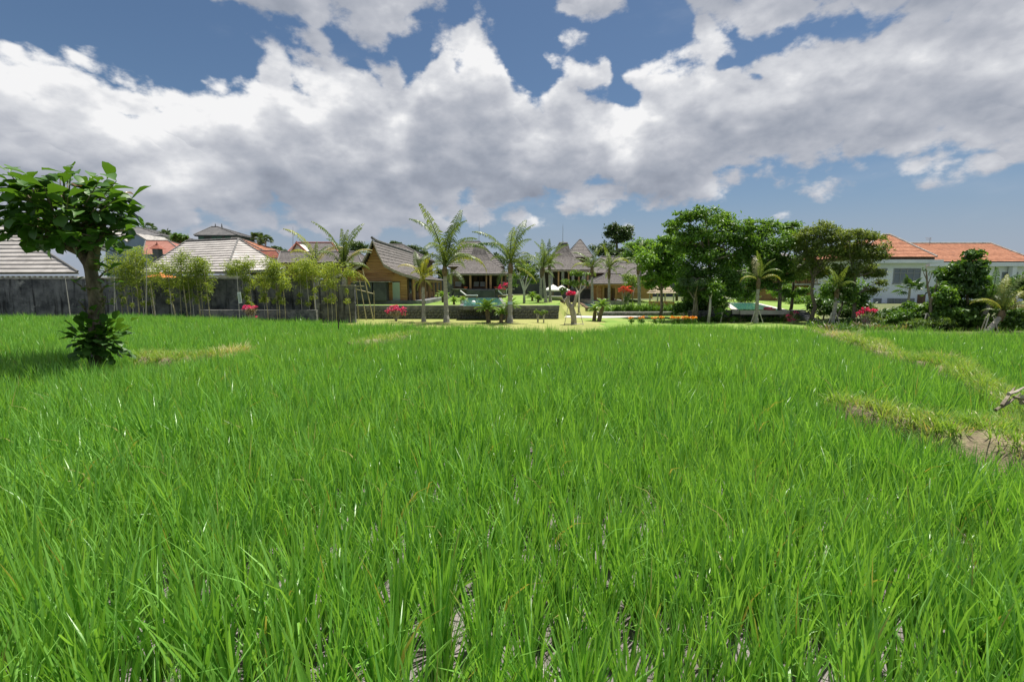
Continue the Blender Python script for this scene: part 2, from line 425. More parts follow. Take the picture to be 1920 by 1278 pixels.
solid('cane', (0.30, 0.27, 0.14), (0.44, 0.40, 0.23), scale=4, rough=0.55, stretch=(1, 1, 2))
solid('cane_grey', (0.33, 0.32, 0.29), (0.48, 0.465, 0.42), scale=4, rough=0.7)
solid('board_pale', (0.56, 0.66, 0.60), (0.64, 0.73, 0.67), scale=1, rough=0.5)
solid('metal_grey', (0.30, 0.31, 0.32), None, rough=0.5, spec=0.5)
solid('lamp_white', (0.80, 0.79, 0.74), None, rough=0.35)
solid('tag_blue', (0.42, 0.55, 0.70), (0.62, 0.72, 0.82), scale=6, rough=0.5)
glassy('glass_dark', (0.030, 0.036, 0.040), 0.06, 0.7)
glassy('glass_blue', (0.13, 0.17, 0.20), 0.08, 0.7)
watermat('water_pool', (0.065, 0.225, 0.190))

# ------------------------------------------------------------------ objects
def put_props(o, label=None, cat=None, group=None, kind=None):
    if label: o["label"] = label
    if cat: o["category"] = cat
    if group: o["group"] = group
    if kind: o["kind"] = kind
    return o

def thing(name, loc, label, cat, group=None):
    o = bpy.data.objects.new(name, None)
    o.empty_display_size = 0.2
    o.location = loc
    COL.objects.link(o)
    return put_props(o, label, cat, group)

def origin(o):
    v = Vector((0, 0, 0))
    while o is not None:
        v += o.location; o = o.parent
    return v

def raw_mesh(name, V, polys, mat, attr=None, smooth=False):
    """polys: an int array (n,k) or a list of such arrays; attr: per-vertex float rnd"""
    me = bpy.data.meshes.new(name)
    V = np.asarray(V, dtype=np.float32).reshape(-1, 3)
    if not isinstance(polys, list): polys = [polys]
    polys = [np.asarray(p, dtype=np.int32) for p in polys if len(p)]
    me.vertices.add(len(V)); me.vertices.foreach_set("co", V.ravel())
    loops = np.concatenate([p.ravel() for p in polys])
    sizes = np.concatenate([np.full(len(p), p.shape[1], dtype=np.int32) for p in polys])
    starts = np.concatenate([[0], np.cumsum(sizes)[:-1]]).astype(np.int32)
    me.loops.add(len(loops)); me.loops.foreach_set("vertex_index", loops)
    me.polygons.add(len(sizes)); me.polygons.foreach_set("loop_start", starts)
    try: me.polygons.foreach_set("loop_total", sizes)
    except Exception: pass
    if smooth: me.polygons.foreach_set("use_smooth", np.ones(len(sizes), dtype=bool))
    if attr is not None:
        a = me.attributes.new("rnd", 'FLOAT', 'POINT')
        a.data.foreach_set("value", np.asarray(attr, dtype=np.float32))
    me.update(calc_edges=True); me.validate()
    if mat is not None: me.materials.append(MATS[mat])
    return me

def mobj(name, me, parent=None, loc=(0, 0, 0), rot=None, scale=None):
    o = bpy.data.objects.new(name, me)
    o.location = loc
    if rot is not None: o.rotation_euler = rot
    if scale is not None: o.scale = (scale,) * 3 if not hasattr(scale, '__len__') else scale
    if parent is not None: o.parent = parent
    COL.objects.link(o)
    return o

class MB:
    """collects simple solids in world coordinates; obj() links them as one mesh"""
    def __init__(s):
        s.v = []; s.f = []
    def add(s, verts, faces):
        b = len(s.v); s.v += [tuple(x) for x in verts]; s.f += [tuple(b + i for i in f) for f in faces]
        return s
    def box(s, x0, x1, y0, y1, z0, z1):
        v = [(x, y, z) for z in (z0, z1) for y in (y0, y1) for x in (x0, x1)]
        return s.add(v, [(0, 2, 3, 1), (4, 5, 7, 6), (0, 1, 5, 4), (2, 6, 7, 3), (0, 4, 6, 2), (1, 3, 7, 5)])
    def slab(s, pts, off):
        """a polygon given a thickness along off"""
        n = len(pts); pts = [Vector(p) for p in pts]; off = Vector(off)
        v = pts + [p + off for p in pts]
        f = [tuple(range(n - 1, -1, -1)), tuple(range(n, 2 * n))] + [(i, (i + 1) % n, n + (i + 1) % n, n + i) for i in range(n)]
        return s.add(v, f)
    def tube(s, pts, rad, n=8, caps=True):
        pts = [Vector(p) for p in pts]
        if not hasattr(rad, '__len__'): rad = [rad] * len(pts)
        b = len(s.v); up = Vector((0.13, 0.97, 0.2))
        for i, p in enumerate(pts):
            d = (pts[min(i + 1, len(pts) - 1)] - pts[max(i - 1, 0)]).normalized()
            a = d.cross(up)
            if a.length < 1e-3: a = d.cross(Vector((1, 0, 0)))
            a.normalize(); c = d.cross(a)
            for k in range(n):
                th = 2 * math.pi * k / n
                s.v.append(tuple(p + (a * math.cos(th) + c * math.sin(th)) * rad[i]))
        for i in range(len(pts) - 1):
            for k in range(n):
                k2 = (k + 1) % n
                s.f.append((b + i * n + k, b + i * n + k2, b + (i + 1) * n + k2, b + (i + 1) * n + k))
        if caps:
            s.f.append(tuple(b + k for k in range(n - 1, -1, -1)))
            s.f.append(tuple(b + (len(pts) - 1) * n + k for k in range(n)))
        return s
    def lathe(s, c, prof, n=12):
        b = len(s.v); c = Vector(c)
        for (r, z) in prof:
            for k in range(n):
                th = 2 * math.pi * k / n
                s.v.append((c.x + r * math.cos(th), c.y + r * math.sin(th), c.z + z))
        for i in range(len(prof) - 1):
            for k in range(n):
                k2 = (k + 1) % n
                s.f.append((b + i * n + k, b + i * n + k2, b + (i + 1) * n + k2, b + (i + 1) * n + k))
        s.f.append(tuple(b + k for k in range(n - 1, -1, -1)))
        s.f.append(tuple(b + (len(prof) - 1) * n + k for k in range(n)))
        return s
    def mesh(s, name, mat, off=(0, 0, 0), smooth=False):
        me = bpy.data.meshes.new(name)
        me.from_pydata([(a - off[0], b - off[1], c - off[2]) for a, b, c in s.v], [], s.f)
        if smooth: me.polygons.foreach_set("use_smooth", [True] * len(me.polygons))
        me.update()
        me.materials.append(MATS[mat])
        return me
    def obj(s, name, mat, parent=None, smooth=False, label=None):
        off = origin(parent) if parent is not None else Vector((0, 0, 0))
        o = mobj(name, s.mesh(name, mat, off, smooth), parent)
        if label: o["label"] = label
        return o

def lerp(a, b, t): return a + (b - a) * t

def courses(name, quad, n, mat, parent, lip=0.05, each=False, part=None):
    """roof slope of overlapping courses; quad = low-left, low-right, high-right, high-left. each: every course its own part"""
    A, B, C, D = [Vector(q) for q in quad]
    nrm = (B - A).cross(D - A) if (D - A).length > 1e-4 else (B - A).cross(C - A)
    nrm.normalize()
    if nrm.z < 0: nrm = -nrm
    mb = MB()
    for i in range(n):
        t0, t1 = i / n, min(1.0, (i + 1.12) / n)
        a0, b0, a1, b1 = lerp(A, D, t0), lerp(B, C, t0), lerp(A, D, t1), lerp(B, C, t1)
        lo, hi, th = nrm * lip * 1.5, nrm * lip * 0.35, nrm * lip * 0.9
        v = [a0 + lo - th, b0 + lo - th, b1 + hi - th * 0.3, a1 + hi - th * 0.3, a0 + lo, b0 + lo, b1 + hi, a1 + hi]
        f = [(3, 2, 1, 0), (4, 5, 6, 7), (0, 1, 5, 4), (1, 2, 6, 5), (2, 3, 7, 6), (3, 0, 4, 7)]
        if each:
            MB().add(v, f).obj(part or 'tile_course', mat, parent)
        else:
            mb.add(v, f)
    if not each:
        return mb.obj(name, mat, parent)

def ridge(parent, pts, r, mat='ridge_dark', name='ridge_cap'):
    return MB().tube(pts, r, 6).obj(name, mat, parent)

# ------------------------------------------------------------------ foliage
def leaf_faces(C, D, Nn, L, Wd, fold=0.18):
    """rhombic folded leaves: centres C, directions D, normals Nn (all n x 3), lengths L, widths Wd -> verts, quads(two tris)"""
    D = D / np.linalg.norm(D, axis=1, keepdims=True)
    S = np.cross(D, Nn); S /= (np.linalg.norm(S, axis=1, keepdims=True) + 1e-9)
    U = np.cross(S, D)
    L = L[:, None]; Wd = Wd[:, None]
    a = C - D * L * 0.5
    b = C + S * Wd * 0.5 + U * Wd * fold - D * L * 0.05
    c = C + D * L * 0.5 - U * L * 0.10
    d = C - S * Wd * 0.5 + U * Wd * fold - D * L * 0.05
    V = np.stack([a, b, c, d], axis=1).reshape(-1, 3)
    n = len(C); i = np.arange(n) * 4
    T = np.concatenate([np.stack([i, i + 1, i + 2], 1), np.stack([i, i + 2, i + 3], 1)])
    return V, T

def rand_dirs(n, rng):
    v = rng.normal(size=(n, 3)); return v / np.linalg.norm(v, axis=1, keepdims=True)

def crown(name, blobs, n_leaves, leaf, mat, parent, seed, aspect=0.5, droop=0.25, shell=0.55, sub=14, subr=0.33, flat=0.8):
    """leaves in uneven clumps through blobs [(centre, rx, ry, rz)]"""
    rng = np.random.default_rng(seed)
    vol = np.array([b[1] * b[2] * b[3] for b in blobs]) ** (2 / 3.0)
    cnt = np.maximum(1, (vol / vol.sum() * n_leaves).astype(int))
    Cs, Ns = [], []
    for (c, rx, ry, rz), m in zip(blobs, cnt):
        k = sub
        dirs = rand_dirs(k, rng)
        rad = rng.uniform(shell, 1.0, size=(k, 1))
        cen = dirs * rad * np.array([rx, ry, rz])
        wgt = rng.uniform(0.3, 1.0, size=k); wgt /= wgt.sum()
        pick = rng.choice(k, size=m, p=wgt)
        sr = subr * (0.7 + 0.6 * rng.random((k, 1)))
        off = rng.normal(size=(m, 3)) * 0.5
        off = off * sr[pick] * np.array([rx, ry, rz * flat])
        p = cen[pick] + off
        Cs.append(p + np.array(c)); Ns.append(p / np.array([rx, ry, rz]))
    C = np.concatenate(Cs); O = np.concatenate(Ns)
    n = len(C)
    Nn = O * 0.6 + rand_dirs(n, rng) * 0.75 + np.array([0, 0, 0.75])
    D = rand_dirs(n, rng) + O * 0.5 + np.array([0, 0, -droop])
    L = leaf * rng.uniform(0.6, 1.25, n)
    V, T = leaf_faces(C, D, Nn, L, L * aspect)
    off = np.array(origin(parent)) if parent is not None else 0
    attr = np.repeat(np.clip(rng.normal(0.5, 0.25, n), 0, 1), 4)
    return mobj(name, raw_mesh(name, V - off, T, mat, attr), parent)

def blob(px, py, d, rpx, rpy=None, dd=0.0, ry=None):
    """an ellipsoid of foliage seen at a photo pixel, at depth d"""
    c = W(px, py, d + dd); m = MPP(d + dd)
    rpy = rpy or rpx
    return ((c.x, c.y, c.z), rpx * m, (ry if ry else rpx * m * 0.9), rpy * m)

# ------------------------------------------------------------------ setting: terrain
LOW = -0.6                                       # garden level below the paddies
def pxr(x, y): return x / max(y, 1e-3) * F_PX + 960.0
def sstep(a, b, v):
    t = min(1.0, max(0.0, (v - a) / (b - a))); return t * t * (3 - 2 * t)

# outer rim of the paddies (pixel of the canopy edge at 0.62 m)
EDGE_PX = [(-700, 588), (-150, 588), (0, 588), (200, 588), (350, 588), (430, 591), (540, 596), (650, 600), (760, 603), (900, 604), (1000, 606), (1085, 610), (1130, 609),
           (1165, 601), (1220, 599), (1300, 602), (1420, 605), (1520, 608), (1640, 611), (1760, 613), (1850, 616), (1930, 619), (2100, 622), (2600, 630)]
_edge = [G(a, b, 0.62) for a, b in EDGE_PX]
_er = np.array([e.x / e.y for e in _edge]); _ey = np.array([e.y for e in _edge])
def edge_y(x, y):
    return np.interp(x / np.maximum(y, 1e-3), _er, _ey)

WALL_Y = 38.0
def terrain(x, y):
    """garden ground height"""
    p = pxr(x, y)
    if p < 560: return LOW
    if p < 1052:
        return LOW if y < WALL_Y + 0.2 else 0.40
    if p < 1300:
        return LOW + 0.55 * sstep(42.2, 44.5, y)
    if p < 1530:
        return LOW if y < 36.6 else 0.10
    return LOW + 0.35 * sstep(34, 46, y)

mb = MB()
mb.add([(-700, -300, -1.1), (700, -300, -1.1), (700, 900, -1.1), (-700, 900, -1.1)], [(0, 1, 2, 3)])
put_props(mb.obj('ground', 'ground_far'), kind='structure')

# paddy mud: a sheet with small relief, ending at the rim with a bank down to the garden
def grid_sheet(name, xs, ys, zf, mat, smooth=True):
    X, Y = np.meshgrid(xs, ys); Z = zf(X, Y)
    V = np.stack([X, Y, Z], -1).reshape(-1, 3)
    nx, ny = len(xs), len(ys)
    i = (np.arange(ny - 1)[:, None] * nx + np.arange(nx - 1)[None, :]).ravel()
    Q = np.stack([i, i + 1, i + 1 + nx, i + nx], 1)
    return mobj(name, raw_mesh(name, V, Q, mat, smooth=smooth))

def mud_z(X, Y):
    e = edge_y(X, Y)
    z = 0.03 * np.sin(X * 1.7 + 0.4 * Y) * np.cos(Y * 1.3) + 0.015 * np.sin(X * 5.1) * np.sin(Y * 4.3)
    drop = np.clip((Y - e - 0.5) / 1.2, 0, 1)
    return z - drop * 1.0
put_props(grid_sheet('paddy_mud', np.arange(-62, 50, 0.4), np.arange(-6, 33, 0.4), mud_z, 'mud'), kind='structure')

def garden_sheet():
    xs = np.arange(-75, 85, 0.6); ys = np.concatenate([np.arange(15, 60, 0.3), np.arange(60, 130, 2.0)])
    tf = np.vectorize(terrain)
    def zf(X, Y):
        return tf(X, Y) - 0.02 - 0.6 * np.clip((edge_y(X, Y) + 1.0 - Y) / 1.0, 0, 1)
    o = grid_sheet('lawn', xs, ys, zf, 'lawn', smooth=False)
    o.data.materials.append(MATS['ground_far'])
    o.data.materials.append(MATS['lawn_green'])
    mi = [2 if (1128 < pxr(p.center.x, p.center.y) < 1536 and p.center.y < 66) else 1 if (pxr(p.center.x, p.center.y) > 1535 or p.center.y > 67 or pxr(p.center.x, p.center.y) < 560) else 0 for p in o.data.polygons]
    o.data.polygons.foreach_set("material_index", mi)
    return o
put_props(garden_sheet(), kind='structure')
# fresher lawn on the pool terrace
def terrace_sheet():
    a, b = W(560, 573, WALL_Y + 0.5).x, W(1052, 573, WALL_Y + 0.5).x
    mb = MB(); z = 0.41
    n = 24
    vs, fs = [], []
    for j in range(n + 1):
        y = WALL_Y + 0.42 + j * (40.0 / n)
        for px in (540, 700, 850, 1000, 1050):
            vs.append(((px - 960) / F_PX * y, y, z))
    for j in range(n):
        for i in range(4):
            fs.append((j * 5 + i, j * 5 + i + 1, j * 5 + i + 6, j * 5 + i + 5))
    mb.add(vs, fs)
    return mb.obj('terrace_lawn', 'lawn_green')
put_props(terrace_sheet(), kind='structure')
mb = MB()
for (quad, z) in (([(1330, 581), (1500, 581), (1560, 560), (1340, 560)], 0.115),):
    mb.add([tuple(G(a, b, z)) for a, b in quad], [(0, 1, 2, 3)])
put_props(mb.obj('pool_lawn', 'lawn_green'), kind='structure')

# ------------------------------------------------------------------ rice
def blade(rng, base, az, L, tilt, bend, wd, segs=4, twist=0.0, wind=(0, 0)):
    """one arching leaf blade, a tapering ribbon"""
    pts = []; p = np.array(base, float); th = tilt
    hd = np.array([math.cos(az), math.sin(az), 0])
    for i in range(segs + 1):
        pts.append(p.copy())
        s = (i + 0.5) / segs
        a = th + bend * s ** 1.8
        p = p + (hd * math.sin(a) + np.array([wind[0] * s, wind[1] * s, 0]) + np.array([0, 0, math.cos(a)])) * (L / segs)
    pts = np.array(pts)
    sd = np.array([-math.sin(az + twist), math.cos(az + twist), 0.0])
    wv = wd * np.array([0.55, 1.0, 0.95, 0.62, 0.03]) if segs == 4 else wd * np.interp(np.linspace(0, 1, segs + 1), [0, 0.3, 0.7, 1], [0.6, 1, 0.8, 0.03])
    V = np.empty((2 * (segs + 1), 3))
    V[0::2] = pts - sd * wv[:, None] * 0.5
    V[1::2] = pts + sd * wv[:, None] * 0.5
    Q = [(2 * i, 2 * i + 1, 2 * i + 3, 2 * i + 2) for i in range(segs)]
    return V, Q

def tuft_mesh(name, seed, n, Lr, wd, spread, tiltr, bendr, mat, dry=0.0, drymat=None, segs=4, flop=0.15, wind=(0.04, 0.0)):
    rng = np.random.default_rng(seed)
    Vs, Qs, At, Mi = [], [], [], []; b = 0
    for k in range(n):
        a = rng.uniform(0, 2 * math.pi); r = spread * math.sqrt(rng.random())
        base = (r * math.cos(a), r * math.sin(a), -0.02)
        az = a + rng.normal(0, 0.7)
        L = rng.uniform(*Lr)
        tilt = rng.uniform(*tiltr) * (0.4 + 0.6 * r / spread)
        bend = rng.uniform(*bendr)
        if rng.random() < flop: bend += rng.uniform(0.7, 1.5)
        V, Q = blade(rng, base, az, L, tilt, bend, wd * rng.uniform(0.7, 1.2), segs, rng.normal(0, 0.9), wind)
        Vs.append(V); Qs += [tuple(i + b for i in q) for q in Q]; b += len(V)
        At += [rng.random()] * len(V)
        Mi += [1 if rng.random() < dry else 0] * len(Q)
    me = raw_mesh(name, np.concatenate(Vs), np.array(Qs), mat, At, smooth=True)
    if drymat:
        me.materials.append(MATS[drymat]); me.polygons.foreach_set("material_index", np.array(Mi, dtype=np.int32))
    return me

def scatter(name, P, rotz, scl, idx, meshes, kind='stuff', label=None, cat=None, tilt=None):
    """one object that stands instances of tuft meshes on its points"""
    src = bpy.data.collections.new(name + "_tufts")
    for i, me in enumerate(meshes):
        src.objects.link(bpy.data.objects.new(f"{name}_tuft_{i:02d}", me))
    n = len(P)
    me = bpy.data.meshes.new(name)
    me.vertices.add(n); me.vertices.foreach_set("co", np.asarray(P, np.float32).ravel())
    R = np.zeros((n, 3), np.float32); R[:, 2] = rotz
    if tilt is not None: R[:, :2] = tilt
    a = me.attributes.new("rot", 'FLOAT_VECTOR', 'POINT'); a.data.foreach_set("vector", R.ravel())
    a = me.attributes.new("scl", 'FLOAT', 'POINT'); a.data.foreach_set("value", np.asarray(scl, np.float32))
    a = me.attributes.new("idx", 'INT', 'POINT'); a.data.foreach_set("value", np.asarray(idx, np.int32))
    o = mobj(name, me)
    ng = bpy.data.node_groups.new(name + "_nodes", 'GeometryNodeTree')
    ng.interface.new_socket("Geometry", in_out='INPUT', socket_type='NodeSocketGeometry')
    ng.interface.new_socket("Geometry", in_out='OUTPUT', socket_type='NodeSocketGeometry')
    gi, go = ng.nodes.new('NodeGroupInput'), ng.nodes.new('NodeGroupOutput')
    ci = ng.nodes.new('GeometryNodeCollectionInfo'); ci.inputs[0].default_value = src
    ci.inputs['Separate Children'].default_value = True; ci.inputs['Reset Children'].default_value = True
    ip = ng.nodes.new('GeometryNodeInstanceOnPoints')
    ip.inputs['Pick Instance'].default_value = True
    def named(nm, dt):
        nd = ng.nodes.new('GeometryNodeInputNamedAttribute'); nd.data_type = dt; nd.inputs[0].default_value = nm
        return nd.outputs[0]
    ng.links.new(gi.outputs[0], ip.inputs['Points'])
    ng.links.new(ci.outputs[0], ip.inputs['Instance'])
    ng.links.new(named("idx", 'INT'), ip.inputs['Instance Index'])
    ng.links.new(named("rot", 'FLOAT_VECTOR'), ip.inputs['Rotation'])
    ng.links.new(named("scl", 'FLOAT'), ip.inputs['Scale'])
    ng.links.new(ip.outputs[0], go.inputs[0])
    md = o.modifiers.new("scatter", 'NODES'); md.node_group = ng
    return put_props(o, label, cat, kind=kind)

# bunds between the paddies: centre lines traced on the ground, (px, py, half width m)
Z_B = 0.40
BUNDS = {
    'left': [(268, 663, .15), (285, 665, .34), (330, 667, .38), (375, 665, .38), (425, 660, .34), (458, 653, .15)],
    'mid': [(655, 643, .15), (680, 640, .3), (719, 633, .36), (755, 627, .3), (785, 623, .12)],
    'front': [(1555, 744, .10), (1585, 751, .22), (1620, 760, .26), (1670, 769, .27), (1720, 778, .30), (1775, 790, .36), (1830, 802, .48), (1890, 806, .56), (1990, 806, .56), (2100, 806, .5)],
    'back': [(1505, 615, .12), (1525, 617, .2), (1560, 626, .2), (1583, 627, .32), (1602, 640, .16), (1636, 638, .36), (1656, 651, .18), (1693, 668, .14), (1725, 676, .2), (1765, 670, .45), (1796, 687, .26), (1819, 702, .16), (1858, 722, .15), (1892, 738, .2), (1935, 756, .26), (1985, 790, .3)],
}
BLINES = {}
for k, pts in BUNDS.items():
    L = []
    for (a, b, w) in pts:
        g = G(a, b, Z_B); L.append((g.x, g.y, w))
    BLINES[k] = np.array(L)

def bund_dist(X, Y):
    """signed distance to the nearest bund side (negative on a bund)"""
    best = np.full(X.shape, 1e9)
    for L in BLINES.values():
        for (x0, y0, w0), (x1, y1, w1) in zip(L[:-1], L[1:]):
            dx, dy = x1 - x0, y1 - y0
            t = np.clip(((X - x0) * dx + (Y - y0) * dy) / (dx * dx + dy * dy), 0, 1)
            d = np.hypot(X - x0 - t * dx, Y - y0 - t * dy) - (w0 + (w1 - w0) * t)
            best = np.minimum(best, d)
    return best

def vnoise(X, Y, s, seed=0):
    """cheap smooth value noise in 0..1"""
    X = X * s + 17.3 * seed; Y = Y * s - 9.1 * seed
    xi, yi = np.floor(X), np.floor(Y); fx, fy = X - xi, Y - yi
    fx = fx * fx * (3 - 2 * fx); fy = fy * fy * (3 - 2 * fy)
    def h(a, b):
        v = np.sin(a * 127.1 + b * 311.7 + seed * 74.7) * 43758.5453
        return v - np.floor(v)
    return (h(xi, yi) * (1 - fx) + h(xi + 1, yi) * fx) * (1 - fy) + (h(xi, yi + 1) * (1 - fx) + h(xi + 1, yi + 1) * fx) * fy

def build_bund(key, line):
    n = len(line); vs, fs = [], []
    fine = []
    for i in range(n - 1):
        m = max(2, int(np.hypot(*(line[i + 1, :2] - line[i, :2])) / 0.3))
        for j in range(m): fine.append(line[i] + (line[i + 1] - line[i]) * j / m)
    fine.append(line[-1]); fine = np.array(fine)
    tan = np.gradient(fine[:, :2], axis=0); tan /= np.linalg.norm(tan, axis=1, keepdims=True)
    nor = np.stack([-tan[:, 1], tan[:, 0]], 1)
    prof = [(-1.6, -0.1), (-1.1, 0.25), (-0.75, Z_B - 0.03), (0, Z_B), (0.75, Z_B - 0.03), (1.1, 0.25), (1.6, -0.1)]
    rng = np.random.default_rng(3)
    for i in range(len(fine)):
        for (u, z) in prof:
            jit = rng.normal(0, 0.025)
            vs.append((fine[i, 0] + nor[i, 0] * (u * fine[i, 2] + jit), fine[i, 1] + nor[i, 1] * (u * fine[i, 2] + jit), z + rng.normal(0, 0.02)))
    k = len(prof)
    for i in range(len(fine) - 1):
        for j in range(k - 1):
            fs.append((i * k + j, i * k + j + 1, (i + 1) * k + j + 1, (i + 1) * k + j))
    return MB().add(vs, fs).obj('earth_bund', 'earth', smooth=True)
for k, L in BLINES.items():
    put_props(build_bund(k, L), kind='structure')

def plant_rice():
    meshes = []
    for i in range(7):
        meshes.append(tuft_mesh(f"rice_{i}", 100 + i, 46, (0.30, 0.68), 0.0165, 0.055, (0.02, 0.30), (0.05, 0.52), 'rice_leaf', 0.014, 'rice_dry', flop=0.13, wind=(0.05, -0.01)))
    rng = np.random.default_rng(11)
    sp = 0.232
    ang = math.radians(3.0); ca, sa = math.cos(ang), math.sin(ang)
    U, Vv = np.meshgrid(np.arange(-75, 75, sp), np.arange(-12, 45, sp * 0.76))
    U = U + rng.normal(0, 0.028, U.shape) + 0.05 * np.sin(Vv * 0.9); Vv = Vv + rng.normal(0, 0.04, Vv.shape)
    X, Y = (U * ca - Vv * sa).ravel(), (U * sa + Vv * ca).ravel()
    keep = (Y > -1.5) & (np.abs(X) < 1.10 * np.maximum(Y, 0) + 4.5) & (Y < edge_y(X, Y) + 0.25 * rng.normal(size=X.shape))
    X, Y = X[keep], Y[keep]
    bd = bund_dist(X, Y)
    keep = bd > 0.12 + 0.08 * rng.normal(size=X.shape)
    # the tree's foot
    tf = G(178, 690, 0)
    keep &= np.hypot(X - TREE_XY[0], Y - TREE_XY[1]) > 0.35
    keep &= rng.random(X.shape) > 0.02
    X, Y, bd = X[keep], Y[keep], bd[keep]
    s = 0.74 + 0.26 * vnoise(X, Y, 0.30, 1) + 0.24 * vnoise(X, Y, 1.4, 2) + rng.normal(0, 0.085, len(X))
    # rice on the camera's side of a bund stands lower: that paddy lies a step deeper
    ahead = bund_dist(X, Y + 1.1)
    s *= np.where((ahead < 0.25) | (bd < 0.5), 0.86, 1.0)
    z = mud_z(X, Y) - 0.01
    z = z - np.where(ahead < 0.3, 0.08, 0.0)
    print("rice clumps", len(X))
    scatter('rice_plants', np.stack([X, Y, z], 1), rng.normal(0, 0.5, len(X)) + np.where(rng.random(len(X)) < 0.5, 0, math.pi) * 0 + rng.uniform(0, 6.28, len(X)), s, rng.integers(0, 7, len(X)), meshes,
            label="bright green young rice planted in rows across the whole foreground", cat="rice", tilt=rng.normal(0, 0.07, (len(X), 2)))

def plant_bund_grass():
    meshes = [tuft_mesh(f"bg_{i}", 300 + i, 18, (0.09, 0.26), 0.009, 0.07, (0.2, 0.9), (0.2, 0.9), 'bund_grass_leaf', 0.12, 'straw_leaf', segs=3) for i in range(4)]
    meshes += [tuft_mesh(f"bs_{i}", 320 + i, 12, (0.12, 0.34), 0.010, 0.10, (0.7, 1.45), (0.0, 0.3), 'straw_leaf', segs=3) for i in range(2)]
    rng = np.random.default_rng(5)
    P = []
    for L in BLINES.values():
        for (x0, y0, w0), (x1, y1, w1) in zip(L[:-1], L[1:]):
            ln = math.hypot(x1 - x0, y1 - y0); wm = max(w0, w1)
            m = int(ln * wm * 2.6 * (170 if y0 < 12 else 70))
            t = rng.random(m); w = w0 + (w1 - w0) * t; u = rng.uniform(-1.3, 1.3, m)
            nx, ny = -(y1 - y0) / ln, (x1 - x0) / ln
            x = x0 + (x1 - x0) * t + nx * u * w; y = y0 + (y1 - y0) * t + ny * u * w
            z = np.interp(np.abs(u), [0, 0.75, 1.1, 1.6], [Z_B, Z_B - 0.03, 0.25, -0.1]) - 0.02
            P.append(np.stack([x, y, z], 1))
    P = np.concatenate(P); n = len(P)
    keep = vnoise(P[:, 0], P[:, 1], 2.6, 4) + rng.normal(0, 0.15, n) > -0.05
    P = P[keep]; n = len(P)
    straw = vnoise(P[:, 0], P[:, 1], 1.3, 6) > 0.87
    idx = np.where(straw & (rng.random(n) < 0.7), rng.integers(4, 6, n), rng.integers(0, 4, n))
    scatter('bund_grass', P, rng.uniform(0, 6.28, n), rng.uniform(0.6, 1.3, n), idx, meshes,
            label="short yellowing grass and straw on the bunds between the paddies", cat="grass")
TREE_XY = (G(178, 712, 0).x, G(178, 712, 0).y)
print("tree at", TREE_XY)
plant_rice()
plant_bund_grass()

# ------------------------------------------------------------------ buildings
def wx(px, d): return W(px, 535, d).x
def wz(py, d, px=960): return W(px, py, d).z

def stones(parent, x0, x1, y_front, z0, z1, h, wavg, seed, mat='stone_dark', depth=0.10):
    """facing of separate squared stones proud of the wall core"""
    rng = random.Random(seed); z = z0
    rows = max(1, round((z1 - z0) / h)); rh = (z1 - z0) / rows
    protos = []
    for k in range(5):                       # five worn stones, shared
        mb = MB(); j = lambda s=0.06: rng.uniform(-s, s)
        front = [(-0.5 + j(), -0.35 + j(.15), -0.5 + j()), (0.5 + j(), -0.35 + j(.15), -0.5 + j()), (0.5 + j(), -0.35 + j(.15), 0.5 + j()), (-0.5 + j(), -0.35 + j(.15), 0.5 + j())]
        mid = [(-0.5, 0, -0.5), (0.5, 0, -0.5), (0.5, 0, 0.5), (-0.5, 0, 0.5)]
        inner = [(a * 0.8, b - 0.45 + j(.15), c * 0.8) for a, b, c in front]
        mb.add(mid + front + inner, [(8, 9, 10, 11)] + [(i, (i + 1) % 4, 4 + (i + 1) % 4, 4 + i) for i in range(4)] + [(4 + i, 4 + (i + 1) % 4, 8 + (i + 1) % 4, 8 + i) for i in range(4)])
        protos.append(mb.mesh('stone', mat))
    o = origin(parent)
    for r in range(rows):
        x = x0 + (rng.uniform(0, wavg * 0.5) if r % 2 else 0)
        while x < x1 - 0.05:
            w = min(wavg * rng.uniform(0.65, 1.4), x1 - x)
            if w < 0.08: break
            c = Vector((x + w / 2, y_front, z0 + (r + 0.5) * rh)) - o
            mobj('stone', rng.choice(protos), parent, c, scale=(w - 0.02, depth, rh - 0.018))
            x += w

def long_wall(name, label, px0, px1, d, z0, z1, thick, mat, cap=0.10, cat='wall', group=None, capmat='coping', capover=0.05):
    a, b = wx(px0, d), wx(px1, d)
    t = thing(name, ((a + b) / 2, d, z0), label, cat, group)
    MB().box(a, b, d, d + thick, z0, z1 - cap).obj('wall_face', mat, t)
    if cap: MB().box(a - capover, b + capover, d - capover, d + thick + capover, z1 - cap + 0.002, z1).obj('coping', capmat, t)
    return t, a, b

# black concrete garden wall on the left, in two set-backs
long_wall('garden_wall', "long black rain-stained concrete wall behind the rice on the left", -420, 588, 30.0, LOW - 0.3, wz(520.5, 30), 0.25, 'wall_concrete', 0.09)
long_wall('garden_wall', "lower dark wall stretch behind the coconut palms, set back from the long wall", 575, 664, 34.0, LOW - 0.3, wz(534, 34), 0.25, 'wall_concrete', 0.07)
# low stone kerb along its foot
t, a, b = long_wall('planter_kerb', "low dark stone kerb along the foot of the black wall", 365, 590, 28.6, LOW - 0.2, wz(581, 28.6), 0.3, 'stone_dark', 0.0)

# retaining wall of the pool terrace
t, a, b = long_wall('retaining_wall', "low grey stone wall holding up the pool terrace behind the lawn", 598, 1048, WALL_Y, LOW - 0.1, 0.44, 0.4, 'mortar', 0.34, capmat='stone_grey', capover=0.03)
stones(t, a, b, WALL_Y, LOW + 0.0, 0.10, 0.23, 0.42, 5)
